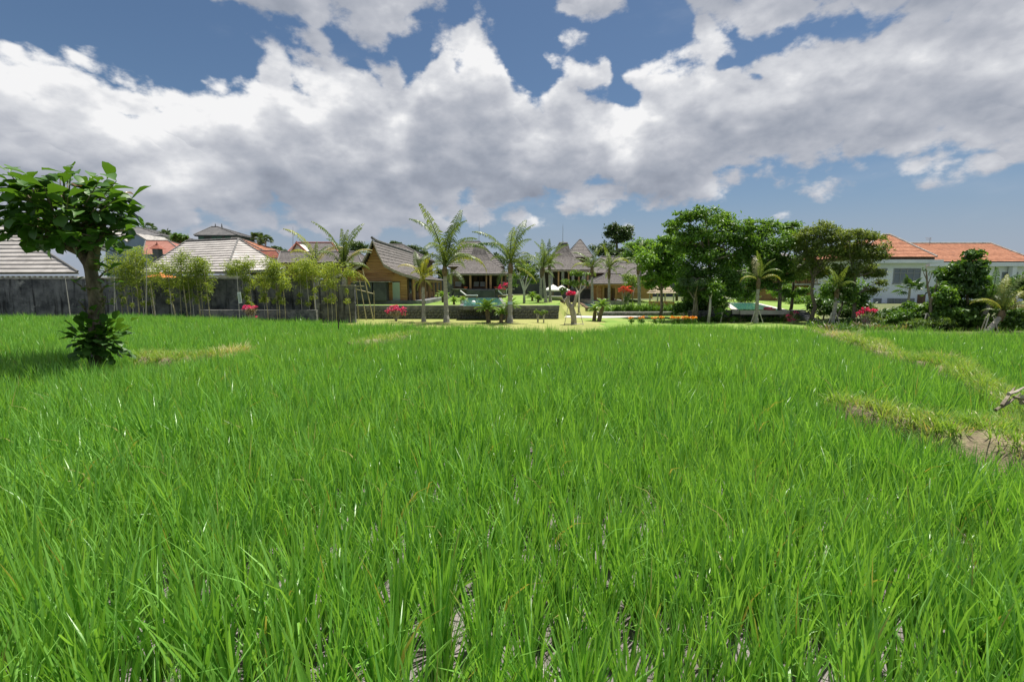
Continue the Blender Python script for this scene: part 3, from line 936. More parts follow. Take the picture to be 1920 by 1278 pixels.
# garden walls to the right
t, a, b = long_wall('hedge_wall', "low long stone edging under the leafy hedge", 1122, 1300, 42.0, LOW - 0.1, LOW + 0.32, 0.4, 'mortar', 0.10, capmat='coping', capover=0.03)
stones(t, a, b, 42.0, LOW, LOW + 0.22, 0.22, 0.6, 8)
t, a, b = long_wall('pool_wall', "dark stone wall below the right-hand pool", 1296, 1500, 36.3, LOW - 0.1, 0.13, 0.4, 'mortar', 0.10, capmat='stone_grey', capover=0.03)
stones(t, a, b, 36.3, LOW, 0.02, 0.21, 0.5, 9)

# stone stairs up to the right-hand lawn
st = thing('garden_steps', (wx(1512, 36), 36, LOW), "grey stone garden steps between the trees on the right", 'steps')
for i in range(6):
    MB().box(wx(1502, 36), wx(1524, 36), 34.9 + i * 0.34, 37.2, LOW + i * 0.125 + 0.002 * i, LOW + (i + 1) * 0.125).obj('step', 'stone_grey', st)

# paving and paths
def sheet(name, pts, z, mat, kind='structure'):
    o = MB().slab([tuple(G(a, b, z)) for a, b in pts], (0, 0, -0.12)).obj(name, mat)
    return put_props(o, kind=kind)
sheet('path', [(1058, 595), (1122, 596), (1180, 595), (1215, 594), (1215, 592.5), (1180, 592), (1120, 592), (1062, 591)], LOW + 0.012, 'paving')

def pool(name, label, quad, z, kerb=0.35, tile='stone_grey', front=True):
    pts = [G(a, b, z) for a, b in quad]
    c = sum(pts, Vector()) / 4
    t = thing(name, (c.x, c.y, z - 0.3), label, 'pool')
    MB().slab(pts, (0, 0, -0.25)).obj('water', 'water_pool', t)
    for i in range(4):
        p, q = pts[i], pts[(i + 1) % 4]
        out = (q - p).cross(Vector((0, 0, 1))).normalized()
        if out.dot((p + q) / 2 - c) < 0: out = -out
        w = kerb if i else kerb * 0.4
        o0 = out * 0.004
        MB().slab([p + o0, q + o0, q + out * w, p + out * w], (0, 0, -0.3)).obj('kerb', tile, t).location.z += 0.03 if i else 0.01
    return t
pool('swimming_pool', "long green swimming pool in front of the central pavilion", [(868, 573.5), (945, 573.5), (935, 558.5), (878, 558.5)], 0.46, 0.28, 'stone_grey')
pool('swimming_pool', "green pool with dark kerb behind the flowering stump", [(1106, 577), (1138, 570), (1118, 562.5), (1084, 563)], 0.0, 0.35, 'wood_dark')
pool('swimming_pool', "green pool among the trees on the right", [(1386, 582), (1468, 582), (1412, 568), (1366, 568)], 0.17, 0.45, 'paving')
f = thing('pool_float', tuple(G(1448, 580, 0.19)), "flat pink float lying at the edge of the right-hand pool", 'float')
a = G(1442, 581, 0.19)
MB().slab([(a.x - .1, a.y, .19), (a.x + .5, a.y, .19), (a.x + .5, a.y + .6, .19), (a.x - .1, a.y + .6, .19)], (0, 0, 0.10)).obj('mattress', 'float_pink', f)
MB().tube([(a.x - .1, a.y + .55, .31), (a.x + .5, a.y + .55, .31)], 0.08, 8).obj('pillow', 'float_pink', f)

def window(parent, x0, x1, z0, z1, y, fm='frame_grey', pane='glass_blue', nx=2, nz=1, fw=0.07, curtain=False):
    """frame proud of the wall, panes set back, in a wall facing the camera"""
    w = MB()
    w.box(x0, x1, y - 0.06, y + 0.04, z0, z0 + fw).box(x0, x1, y - 0.06, y + 0.04, z1 - fw, z1)
    w.box(x0, x0 + fw, y - 0.058, y + 0.04, z0 + fw, z1 - fw).box(x1 - fw, x1, y - 0.058, y + 0.04, z0 + fw, z1 - fw)
    for i in range(1, nx):
        xm = x0 + (x1 - x0) * i / nx
        w.box(xm - fw / 2, xm + fw / 2, y - 0.055, y + 0.04, z0 + fw, z1 - fw)
    o = w.obj('window', fm, parent)
    for i in range(nx):
        xa = x0 + (x1 - x0) * i / nx + fw * 0.5; xb = x0 + (x1 - x0) * (i + 1) / nx - fw * 0.5
        MB().box(xa, xb, y - 0.02, y + 0.01, z0 + fw * 0.6, z1 - fw * 0.6).obj('pane', pane, o)
    MB().box(x0 - 0.08, x1 + 0.08, y - 0.12, y + 0.02, z0 - 0.08, z0 - 0.003).obj('sill', fm, o)
    return o

def hip_house(name, label, d, depth, px0, px1, py_eave, py_ridge, rpx0, rpx1, py_base, roofm, wallm, ncourse=10, over=0.4, group=None, rd=0.5, ridgem='ridge_dark', lip=0.05, wins=(), walls=True, winmat='glass_dark', fascia=None):
    """house with a hipped roof; front eave at depth d between photo columns px0, px1; ridge at columns rpx0, rpx1"""
    ze = wz(py_eave, d); a, b = wx(px0, d), wx(px1, d)
    dr = d + depth * rd
    zr = wz(py_ridge, dr); ra, rb = wx(rpx0, dr), wx(rpx1, dr)
    zb = wz(py_base, d)
    t = thing(name, ((a + b) / 2, d + depth / 2, zb), label, 'house', group)
    E = [Vector((a, d, ze)), Vector((b, d, ze)), Vector((b, d + depth, ze)), Vector((a, d + depth, ze))]
    R0, R1 = Vector((ra, dr, zr)), Vector((rb, dr, zr))
    rf = courses('roof_slope', (E[0], E[1], R1, R0), ncourse, roofm, t, lip)
    courses('roof_slope', (E[1], E[2], R1, R1), ncourse, roofm, t, lip)
    courses('roof_slope', (E[2], E[3], R0, R1), ncourse, roofm, t, lip)
    courses('roof_slope', (E[3], E[0], R0, R0), ncourse, roofm, t, lip)
    up = Vector((0, 0, lip * 1.6))
    mb = MB().tube([R0 + up, R1 + up], lip * 1.6, 6)
    for e, r in ((E[0], R0), (E[1], R1), (E[2], R1), (E[3], R0)): mb.tube([e + up, r + up], lip * 1.4, 6)
    mb.obj('ridge_cap', ridgem, t)
    MB().box(a + 0.05, b - 0.05, d + 0.05, d + depth - 0.05, ze - 0.16, ze - 0.02).obj('eave_board', fascia or wallm, t)
    if walls:
        MB().box(a + over, b - over, d + over, d + depth - over, zb, ze - 0.165).obj('wall', wallm, t)
        for (p0, q0, p1, q1) in wins:
            window(t, wx(p0, d + over), wx(p1, d + over), wz(q1, d + over), wz(q0, d + over), d + over, pane=winmat)
    return t

# --- houses beyond the black wall
def white_roof_house_left():
    d = 38.0
    A, B = W(-420, 513, d), W(146, 511, d)
    T1, T0 = W(-40, 392, d + 4.6), W(-420, 392, d + 4.6)
    t = thing('tiled_house', (A.x * .3 + B.x * .7, d + 4, LOW), "house with pale concrete tile roof behind the dark wall at the left edge", 'house')
    r = MB().slab([A + Vector((0, .1, -.12)), B + Vector((0, .1, -.12)), T1 + Vector((0, 0, -.12)), T0 + Vector((0, 0, -.12))], (0, 0, 0.08)).obj('roof_slope', 'roof_white', t)
    courses('roof_slope', (A, B, T1, T0), 17, 'roof_white', r, 0.055, each=True)
    Bk = W(120, 511, d + 12)
    courses('roof_slope', (B, Bk, T1, T1), 17, 'roof_white', t, 0.05)
    up = Vector((0, 0, 0.1))
    ridge(t, [B + up, T1 + up], 0.08); ridge(t, [T0 + up, T1 + up], 0.08)
    fb = MB().box(A.x, B.x - 0.2, d + 0.12, d + 0.18, A.z - 0.34, A.z - 0.16).obj('eave_board', 'wood_grey', t)
    for i in range(46):
        x = B.x - 0.35 - i * 0.42
        MB().box(x, x + 0.16, d + 0.02, d + 0.115, A.z - 0.30, A.z - 0.17).obj('rafter_end', 'fabric_white', fb)
    MB().box(A.x, B.x - 0.7, d + 0.7, d + 8, LOW, A.z - 0.2).obj('wall', 'paint_cream', t)
white_roof_house_left()

def white_roof_house_mid():
    P = W(424, 510, 37.0)                     # the corner that points at us
    Lf, Rt = W(262, 512, 43.0), W(536, 505, 43.0)
    R1, R0 = W(447, 449.5, 44.0), W(350, 453.5, 47.0)
    t = thing('tiled_house', (P.x, P.y + 5, LOW), "pale tiled hip-roof house behind the bamboo, right of the leafy tree", 'house')
    core = MB().slab([P + Vector((0, 0, -.12)), Rt + Vector((0, 0, -.12)), R1 + Vector((0, 0, -.12))], (0, 0, 0.06)).obj('roof_slope', 'roof_white', t)
    courses('x', (P, Rt, R1, R1), 13, 'roof_white', core, 0.055, each=True)
    core = MB().slab([Lf + Vector((0, 0, -.12)), P + Vector((0, 0, -.12)), R1 + Vector((0, 0, -.12)), R0 + Vector((0, 0, -.12))], (0, 0, 0.06)).obj('roof_slope', 'roof_white', t)
    courses('x', (Lf, P, R1, R0), 13, 'roof_white', core, 0.055, each=True)
    Bk = Vector((Lf.x + 8, Lf.y + 7, Lf.z))
    courses('roof_slope', (Rt, Bk, R0, R1), 12, 'roof_white', t, 0.05)
    courses('roof_slope', (Bk, Lf, R0, R0), 12, 'roof_white', t, 0.05)
    up = Vector((0, 0, 0.1))
    for e in ((P, R1), (Lf, R0), (Rt, R1), (R0, R1)): ridge(t, [e[0] + up, e[1] + up], 0.08)
    c = (P + Lf + Rt + Bk) / 4
    q = [(c + (v - c) * 0.9) for v in (P, Rt, Bk, Lf)]
    MB().slab([Vector((v.x, v.y, LOW)) for v in q], (0, 0, P.z - LOW - 0.2)).obj('wall', 'paint_cream', t)
white_roof_house_mid()

def sawtooth_house():
    d = 66.0
    pts = [(196, 445), (210, 436), (226, 446), (239, 455), (256, 440), (276, 452), (284, 478), (196, 478)]
    P = [W(a, b, d) for a, b in pts]
    t = thing('townhouse', (P[4].x, d, LOW), "blue-grey house wall with two pointed gables behind the bamboo", 'house')
    base = [P[-2] + Vector((0, 0, -6)), P[-1] + Vector((0, 0, -6))]
    MB().slab(P[:-2] + [Vector((P[5].x + .5, d, P[-2].z))] + base, (0, 5, 0)).obj('wall', 'paint_bluegrey', t)
    for (i, j) in ((0, 1), (1, 2), (2, 3), (3, 4), (4, 5)):
        a, b = P[i] + Vector((0, -0.06, 0.02)), P[j] + Vector((0, -0.06, 0.02))
        MB().slab([a, b, b + Vector((0, 0, .14)), a + Vector((0, 0, .14))], (0, 5.2, 0)).obj('coping', 'coping', t)
    hip_house('townhouse', "grey hip-roofed house behind the left of the blue-grey gables", 74, 7, 186, 250, 441, 427, 206, 216, 470, 'roof_grey', 'paint_cream', 8)
    hip_house('townhouse', "grey hip-roofed house with cream wall behind the right blue-grey gable", 76, 9, 236, 312, 442, 427, 262, 270, 470, 'roof_grey', 'paint_cream', 8)
sawtooth_house()
hip_house('townhouse', "house with dusty pink roof left of the bamboo tops", 62, 8, 272, 352, 477, 452, 280, 322, 490, 'roof_pink', 'paint_bluegrey', 12)
sh = thing('shrine', tuple(W(291, 480, 54)), "small grey shrine with a red tiled cap in front of the pink roof", 'shrine')
c = W(291, 470, 54)
MB().box(c.x - .32, c.x + .32, 54, 54.7, c.z - 1.2, c.z + .18).obj('body', 'wall_darkgrey', sh)
MB().add([(c.x - .6, 53.8, c.z + .2), (c.x + .6, 53.8, c.z + .2), (c.x + .6, 54.9, c.z + .2), (c.x - .6, 54.9, c.z + .2), (c.x - .1, 54.3, c.z + .75), (c.x + .1, 54.4, c.z + .75)], [(0, 1, 5, 4), (1, 2, 5), (2, 3, 4, 5), (3, 0, 4), (3, 2, 1, 0)]).obj('roof', 'roof_red', sh)
MB().tube([(c.x, 54.35, c.z + .7), (c.x, 54.35, c.z + 1.0)], [.1, .02], 6).obj('finial', 'roof_red', sh)

def tower_pavilion():
    t = hip_house('pavilion', "dark upper-storey pavilion with grey hip roof above the pale tiles", 82, 7, 370, 450, 441, 426, 404, 416, 475, 'roof_grey', 'wall_darkgrey', 8, over=0.5, lip=0.06)
    y = 82.45
    for (p0, p1) in ((378, 388), (403, 412), (413, 422), (428, 438)):
        MB().box(wx(p0, y), wx(p1, y), y, y + .1, wz(449, y), wz(443, y)).obj('shutter', 'paint_green', t)
    for px in (404, 416):
        q = W(px, 425, 85.5); MB().tube([q + Vector((0, 0, -.3)), q + Vector((0, 0, .5))], [.16, .05], 6).obj('finial', 'ridge_dark', t)
    MB().box(wx(366, 81.5), wx(452, 81.5), 81.4, 81.6, wz(451, 81.5), wz(448.5, 81.5)).obj('balcony_rail', 'wall_darkgrey', t)
tower_pavilion()
hip_house('townhouse', "orange tiled roof showing beyond the pale tiled hip roof", 64, 9, 420, 505, 474, 447, 440, 453, 490, 'roof_orange', 'paint_cream', 10)
t = hip_house('townhouse', "old house with red-capped brown roof behind the left palms", 62, 8, 538, 640, 478, 456, 560, 625, 500, 'roof_shingle', 'paint_cream', 9, ridgem='roof_red', lip=0.06)
g = [W(545, 478, 61.6), W(580, 478, 61.6), W(557, 457, 61.6)]
MB().slab(g, (0, 3, 0)).obj('gable_wall', 'paint_cream', t)
ridge(t, [g[0] + Vector((0, -.1, .1)), g[2] + Vector((0, -.1, .1)), g[1] + Vector((0, -.1, .1))], 0.14, 'roof_red')
MB().tube([W(555, 458, 61.5), W(556, 452, 61.5)], [.22, .04], 6).obj('finial', 'roof_red', t)
hip_house('townhouse', "house with low brown roof right of the orange roof", 58, 6, 478, 532, 484, 471, 488, 522, 500, 'roof_red', 'paint_cream', 7)
hip_house('long_house', "long grey shingle-roofed house behind the bamboo and left palms", 50, 7, 522, 680, 493, 473.5, 529, 672, 520, 'roof_shingle', 'wood_dark', 9, lip=0.05)

def mast(label, px, py0, py1, d, r=0.03):
    a, b = W(px, py1, d), W(px + .5, py0, d)
    t = thing('antenna_mast', tuple(a), label, 'antenna')
    MB().tube([a, b], [r, r * .6], 5).obj('pole', 'metal_grey', t)
    MB().tube([b + Vector((-.02, 0, -.02)), b + Vector((0, 0, .5))], [r * .5, r * .2], 4).obj('tip', 'metal_grey', t)
mast("thin mast above the brown roof on the left", 549, 433, 478, 63, .05)
mast("thin mast over the central pavilion roof", 898, 422, 462, 70, .04)
mast("thin mast over the pavilion roof right of centre", 1055, 427, 462, 66, .04)

# orange parasol behind the wall
c = W(302, 519, 33)
u = thing('parasol', (c.x, 33, LOW), "orange parasol showing over the black wall behind the bamboo", 'parasol')
n = 8; R = 1.05
vs = [(c.x + R * math.cos(k * math.pi / 4 + .39), 33 + R * math.sin(k * math.pi / 4 + .39), c.z - .05) for k in range(n)] + [(c.x, 33, c.z + .30)]
MB().add(vs, [(k, (k + 1) % n, n) for k in range(n)] + [tuple(range(n - 1, -1, -1))]).obj('canopy', 'fabric_orange', u)
MB().tube([(c.x, 33, LOW), (c.x, 33, c.z + .35)], .025, 6).obj('pole', 'wood_grey', u)

# --- the wooden gable house
def gable_house():
    d0, d1 = 42.0, 58.0
    z_floor = 0.42
    prof = [(702, 452), (712, 476), (723, 497), (740, 507), (758, 514.5), (787, 523)]
    R = [W(a, b, d0) for a, b in prof]
    L = [W(2 * 702 - a, b, d0) for a, b in prof]
    t = thing('wooden_house', (R[0].x, d0, z_floor), "wooden house with steep flared shingle roof and plank gable", 'house')
    back = Vector((0, d1 - d0, 0))
    fr = Vector((0, -0.55, 0))
    for S in (R, L):
        for i in range(len(S) - 1):
            hi, lo = S[i], S[i + 1]
            n = max(3, int((hi - lo).length / 0.28))
            if S is R: quad = (lo + fr, lo + back, hi + back, hi + fr)
            else: quad = (lo + back, lo + fr, hi + fr, hi + back)
            courses('roof_slope', quad, n, 'roof_shingle', t, 0.035)
    # barge boards and ridge horn
    for S in (R, L):
        pts = [p + fr + Vector((0, -.03, 0)) for p in S]
        for i in range(len(pts) - 1):
            MB().slab([pts[i] + Vector((0, 0, .10)), pts[i + 1] + Vector((0, 0, .10)), pts[i + 1] + Vector((0, 0, -.14)), pts[i] + Vector((0, 0, -.14))], (0, -0.06, 0)).obj('barge_board', 'wood_grey', t)
    top = R[0]
    ridge(t, [top + fr + Vector((0, -.2, .22)), top + Vector((0, .6, .1)), top + back + Vector((0, 0, .08))], 0.11)
    # plank gable front, plank by plank, clipped to the roof
    xl, xr = wx(652, d0), wx(763, d0)
    def zroof(x):
        px = 702 + abs((x - top.x)) / MPP(d0)
        zs = [wz(b, d0, a) for a, b in prof]
        return np.interp(px, [a for a, b in prof], zs)
    z = z_floor + 0.3; h = 0.235
    k = 0
    while z < top.z - 0.45:
        z1 = z + h - 0.012
        xs = np.linspace(xl, xr, 200); ok = [x for x in xs if zroof(x) - 0.10 > z1]
        if not ok: break
        x0, x1 = min(ok), max(ok)
        spans = [(x0, x1)]
        if z < wz(531, d0):                   # openings: slate bath boxes and glass door
            cut = [(wx(664, d0), wx(729, d0)), (wx(735, d0), wx(751, d0))]
            spans = [(x0, cut[0][0]), (cut[0][1], cut[1][0]), (cut[1][1], x1)]
        for (a, b) in spans:
            if b - a > 0.05:
                MB().box(a, b, d0 + 0.003 * (k % 3), d0 + 0.14, z, z1).obj('plank', 'wood', t)
        z += h; k += 1
    # carved tie beam and king post
    zb = wz(514, d0)
    MB().box(wx(668, d0), wx(738, d0), d0 - .05, d0 - 0.002, zb - .06, zb + .08).obj('tie_beam', 'wood', t)
    # core box so nothing shows through, and slate base
    MB().box(xl + .1, xr - .1, d0 + .15, d1 - .5, z_floor + .3, wz(523, d0) - .05).obj('inner_wall', 'wood_dark', t)
    MB().box(xl - .2, wx(800, d0), d0 - .6, d1, z_floor - .3, z_floor + .3).obj('plinth', 'stone_grey', t)
    # slate bath boxes
    for (p0, p1, q0, lab) in ((664, 703, 530, None), (705, 729, 529.5, None)):
        MB().box(wx(p0, d0), wx(p1, d0), d0 - .9, d0 + .13, z_floor + .302, wz(q0, d0)).obj('bath_box', 'slate', t)
    MB().box(wx(662, d0 - .9), wx(731, d0 - .9), d0 - 1.0, d0 + .1, wz(529, d0), wz(527.6, d0)).obj('bath_roof', 'coping', t)
    dr = MB().box(wx(736, d0), wx(750, d0), d0 - .02, d0 + .1, z_floor + .302, wz(529, d0)).obj('glass_door', 'frosted_green', t, label="pale green frosted glass door")
    MB().box(wx(735, d0), wx(736, d0), d0 - .06, d0 + .12, z_floor + .302, wz(528.5, d0)).obj('door_frame', 'wood', dr)
    MB().box(wx(750, d0), wx(751, d0), d0 - .06, d0 + .12, z_floor + .302, wz(528.5, d0)).obj('door_frame', 'wood', dr)
    # verandah along the right side: posts, wall of doors
    xv = R[5].x - .45
    for i, y in enumerate(np.linspace(d0 - .3, d1 - .6, 7)):
        zt = wz(521, d0) - .12
        MB().box(xv - .09, xv + .09, y - .09, y + .09, z_floor + .302, zt).obj('post', 'wood_upright', t)
    MB().box(xv - .08, xv + .08, d0 - .3, d1 - .5, wz(521, d0) - .30, wz(521, d0) - .122).obj('eave_beam', 'wood_upright', t)
    for i, y in enumerate(np.linspace(d0 + .3, d1 - 2.2, 9)):
        o = MB().box(xr + .002, xr + .08, y, y + 1.3, z_floor + .302, z_floor + 2.35).obj('verandah_door', 'wood_upright' if i % 2 else 'wood_dark', t)
        MB().box(xr + .082, xr + .10, y + .2, y + 1.1, z_floor + .9, z_floor + 2.2).obj('pane', 'glass_dark', o)
    MB().box(xr - .05, xr + .06, d0 + .05, d1 - .5, z_floor + 2.36, wz(517, d0)).obj('side_wall', 'wood', t)
gable_house()
hip_house('villa_house', "dark shingle-roofed house behind the ridge of the wooden gable house", 64, 8, 690, 800, 486, 459, 715, 757, 530, 'roof_shingle', 'wood_dark', 12)

def joglo(name, label, d, depth, eave, inner, top, yfloor, zbase, seed, posts, rooms, plinth=None, side=None):
    """pavilion with a two-tier roof: a flat skirt and a steep crown"""
    (e0, e1, ye), (i0, i1, yi), (t0, t1, yt) = eave, inner, top
    ze, a, b = wz(ye, d), wx(e0, d), wx(e1, d)
    w = b - a
    di = d + depth * .34; zi = wz(yi, di); ia, ib = wx(i0, di), wx(i1, di)
    dt = d + depth * .5; zt = wz(yt, dt); ta, tb = wx(t0, dt), wx(t1, dt)
    zf = wz(yfloor, d)
    t = thing(name, ((a + b) / 2, d + depth / 2, zbase), label, 'house')
    E = [Vector((a, d, ze)), Vector((b, d, ze)), Vector((b, d + depth, ze)), Vector((a, d + depth, ze))]
    y2 = d + depth * .66
    I = [Vector((ia, di, zi)), Vector((ib, di, zi)), Vector((ib, y2, zi)), Vector((ia, y2, zi))]
    ta_, tb_ = Vector((ta, dt - .1, zt)), Vector((tb, dt - .1, zt))
    T = [ta_, tb_, tb_ + Vector((0, .2, 0)), ta_ + Vector((0, .2, 0))]
    # the crown flares a little at its foot
    M = [I[k].lerp(T[k], 0.35) + (((I[0] + I[2]) / 2 - I[k]) * 0.10 * Vector((1, 1, 0)).length / 1.41) * 1.0 for k in range(4)]
    M = [Vector((m.x, m.y, I[0].z + (zt - zi) * .35)) for m in M]
    for k in range(4):
        k2 = (k + 1) % 4
        courses('skirt_roof', (E[k], E[k2], I[k2], I[k]), 11, 'roof_shingle', t, 0.05)
        courses('crown_roof', (I[k], I[k2], M[k2], M[k]), 5, 'roof_shingle', t, 0.05)
        courses('crown_roof', (M[k], M[k2], T[k2], T[k]), 9, 'roof_shingle', t, 0.05)
    up = Vector((0, 0, .1))
    ridge(t, [T[0] + up, (T[0] + T[1]) / 2 + up * .7, T[1] + up], 0.16)
    for k in range(4):
        MB().tube([E[k] + up * .4, I[k] + up * .4], .07, 5).tube([I[k] + up * .4, M[k] + up * .4, T[k] + up * .4], .07, 5).obj('hip_cap', 'roof_shingle', t)
    MB().box(a + .08, b - .08, d + .08, d + depth - .08, ze - .14, ze - .01).obj('eave_board', 'wood_grey', t)
    # back wall, floor, posts
    MB().box(a + .5, b - .5, d + depth * .45, d + depth * .5, zf, ze - .145).obj('back_wall', 'interior', t)
    MB().box(a + .3, b - .3, d + .25, d + depth, zbase - .4, zf).obj('floor', 'stone_grey', t)
    for (px, wd, m) in posts:
        x = wx(px, d + .6)
        MB().box(x - wd / 2, x + wd / 2, d + .5, d + .5 + wd, zf, ze - .145).obj('post', m, t)
    return t, a, b, zf, ze

t, a, b, zf, ze = joglo('pavilion_house', "central open pavilion with peaked shingle roof behind the long pool", 64.0, 10.0, (846, 953, 513.5), (877, 921, 489), (892, 906, 459), 541.5, 0.42, 1,
    [(882, .28, 'wood_upright'), (920, .28, 'wood_upright'), (912, .16, 'wood_upright'), (941, .16, 'wood_upright'), (852, .2, 'wood_dark'), (948, .2, 'wood_dark')], None)
MB().box(wx(838, 64), wx(848, 64), 64.3, 65.0, .3, wz(514, 64)).obj('stone_pillar', 'stone_dark', t)
MB().box(wx(876, 63), wx(927, 63), 62.4, 64.24, .3, zf - .10).obj('step', 'slate', t)
MB().box(wx(848, 63.6), wx(875, 63.6), 63.7, 64.24, zf - .09, zf + .03).obj('terrace_edge', 'coping', t)
MB().box(wx(928, 63.6), wx(965, 63.6), 63.7, 64.24, zf - .09, zf + .03).obj('terrace_edge', 'coping', t)
for px in (888, 898, 908): MB().box(wx(px, 68), wx(px + 7, 68), 68.3, 68.45, zf, zf + 2.0).obj('carved_door', 'wood_dark', t)
hip_house('villa_house', "shingle-roofed house peeping out behind the left of the central pavilion", 80, 9, 840, 945, 500, 453, 866, 900, 530, 'roof_shingle', 'wood_dark', 14)
gx = W(864, 452, 79.5)
t, a, b, zf3, ze3 = joglo('pavilion_house', "curtained open pavilion with peaked shingle roof right of centre", 60.0, 9.0, (1018, 1108, 506), (1036, 1075, 482), (1047, 1063, 457.5), 541, 0.42, 2,
    [(1030, .2, 'wood_upright'), (1047, .18, 'wood_upright'), (1066, .16, 'wood_upright'), (1085, .18, 'wood_upright'), (1102, .2, 'wood_upright')], None)
for (p0, p1) in ((1031, 1037), (1053, 1058), (1072, 1077), (1092, 1098)):
    mbc = MB(); n = 7
    xs = np.linspace(wx(p0, 60.8), wx(p1, 60.8), n)
    vs = []
    for i, x in enumerate(xs):
        vs += [(x, 60.95 + .06 * (-1) ** i, zf3 + .02), (x, 60.95 + .06 * (-1) ** i, ze3 - .16)]
    mbc.add(vs, [(2 * i, 2 * i + 2, 2 * i + 3, 2 * i + 1) for i in range(n - 1)])
    mbc.obj('curtain', 'curtain', t)
hip_house('tower_house', "dark pointed pyramid roof behind the curtained pavilion", 82, 8, 1062, 1112, 482, 450, 1085, 1088, 520, 'roof_shingle', 'wood_dark', 12)
hip_house('villa_house', "long shingle-roofed house behind the palms right of centre", 66, 9, 1106, 1216, 512, 482, 1126, 1196, 545, 'roof_shingle', 'wood_dark', 12)
hip_house('villa_house', "house with steep shingle roof left of the tall shade tree", 60, 8, 1140, 1232, 520, 493, 1160, 1205, 560, 'roof_shingle', 'wood', 11)
t = hip_house('guest_house', "small wooden guest house with pale hip roof beside the coral bush", 52, 8, 1108, 1176, 532.5, 514, 1140, 1164, 566, 'roof_shingle', 'wood', 10, over=1.3)
for px in (1121, 1132, 1144, 1156, 1168):
    x = wx(px, 52.3); MB().box(x - .07, x + .07, 52.4, 52.54, wz(566, 52.3), wz(533.5, 52.3) - .14).obj('post', 'wood_upright', t)
for (p0, p1) in ((1134, 1141), (1147, 1153)):
    MB().box(wx(p0, 53.2), wx(p1, 53.2), 53.2, 53.32, wz(563, 53.2), wz(540, 53.2)).obj('door', 'wood_dark', t)
MB().box(wx(1108, 52), wx(1180, 52), 52.0, 60, -.2, wz(564, 52)).obj('floor', 'coping', t)
# dark garden wall behind the middle pool
long_wall('slate_wall', "dark slate garden wall behind the white parasols", 1040, 1112, 60, -.2, wz(541, 60), .3, 'slate', .08, capmat='stone_grey')

# thatched bale
c = W(1250, 552, 47)
t = thing('thatched_hut', (c.x, 48, -.05), "small thatched hut with white posts under the trees", 'hut')
e0, e1 = wx(1231, 47), wx(1269, 47); ze = wz(551, 47); zr = wz(533, 48.5)
for quad in (((e0, 47, ze), (e1, 47, ze), (e1 - .6, 48.4, zr), (e0 + .6, 48.4, zr)), ((e1, 47, ze), (e1, 50, ze), (e1 - .6, 48.6, zr), (e1 - .6, 48.4, zr)),
             ((e1, 50, ze), (e0, 50, ze), (e0 + .6, 48.6, zr), (e1 - .6, 48.6, zr)), ((e0, 50, ze), (e0, 47, ze), (e0 + .6, 48.4, zr), (e0 + .6, 48.6, zr))):
    courses('thatch_slope', quad, 6, 'thatch', t, .09)
for x in (e0 + .2, e1 - .2):
    for y in (47.2, 49.8): MB().tube([(x, y, .0), (x, y, ze)], .07, 6).obj('post', 'bark_pale', t)
MB().box(e0 + .1, e1 - .1, 47.1, 49.9, -.1, .4).obj('platform', 'wood', t)

# two-storey wooden house among the trees
def timber_house():
    d = 60.0
    x0, x1 = wx(1455, d), wx(1532, d)
    t = thing('timber_house', ((x0 + x1) / 2, d, -.3), "two-storey timber house with balcony half hidden by the right trees", 'house')
    zb, zm, zt = wz(577, d), wz(533, d), wz(505, d)
    MB().box(x0, x1, d + 1.2, d + 8, zb, zt).obj('wall', 'wood', t)
    MB().box(x0 - .3, x1 + .3, d - .2, d + 1.198, zm - .12, zm + .12).obj('balcony_floor', 'coping', t)
    for px in range(1457, 1533, 3):
        x = wx(px, d); MB().box(x - .03, x + .03, d - .1, d - .04, zm + .12, wz(519, d)).obj('baluster', 'wood_upright', t)
    MB().box(x0 - .2, x1 + .2, d - .14, d, wz(519, d), wz(518, d)).obj('handrail', 'wood_upright', t)
    for px in (1462, 1475, 1490, 1505, 1520):
        x = wx(px, d); MB().box(x - .1, x + .1, d + .2, d + .4, zb, zt).obj('post', 'wood_upright', t)
    for (p0, p1) in ((1466, 1472), (1480, 1486), (1495, 1501), (1510, 1516)):
        for (q0, q1) in ((572, 541), (531, 509)):
            o = MB().box(wx(p0, d + 1.1), wx(p1, d + 1.1), d + 1.12, d + 1.199, wz(q0, d), wz(q1, d)).obj('shutter_door', 'wood_dark', t)
    E = [Vector((x0 - .8, d - .6, zt)), Vector((x1 + .8, d - .6, zt)), Vector((x1 + .8, d + 9, zt)), Vector((x0 - .8, d + 9, zt))]
    R0, R1 = Vector((x0 + 2, d + 4, zt + 2.2)), Vector((x1 - 2, d + 4, zt + 2.2))
    for q in ((E[0], E[1], R1, R0), (E[1], E[2], R1, R1), (E[2], E[3], R0, R1), (E[3], E[0], R0, R0)): courses('roof_slope', q, 9, 'roof_shingle', t, .05)
timber_house()

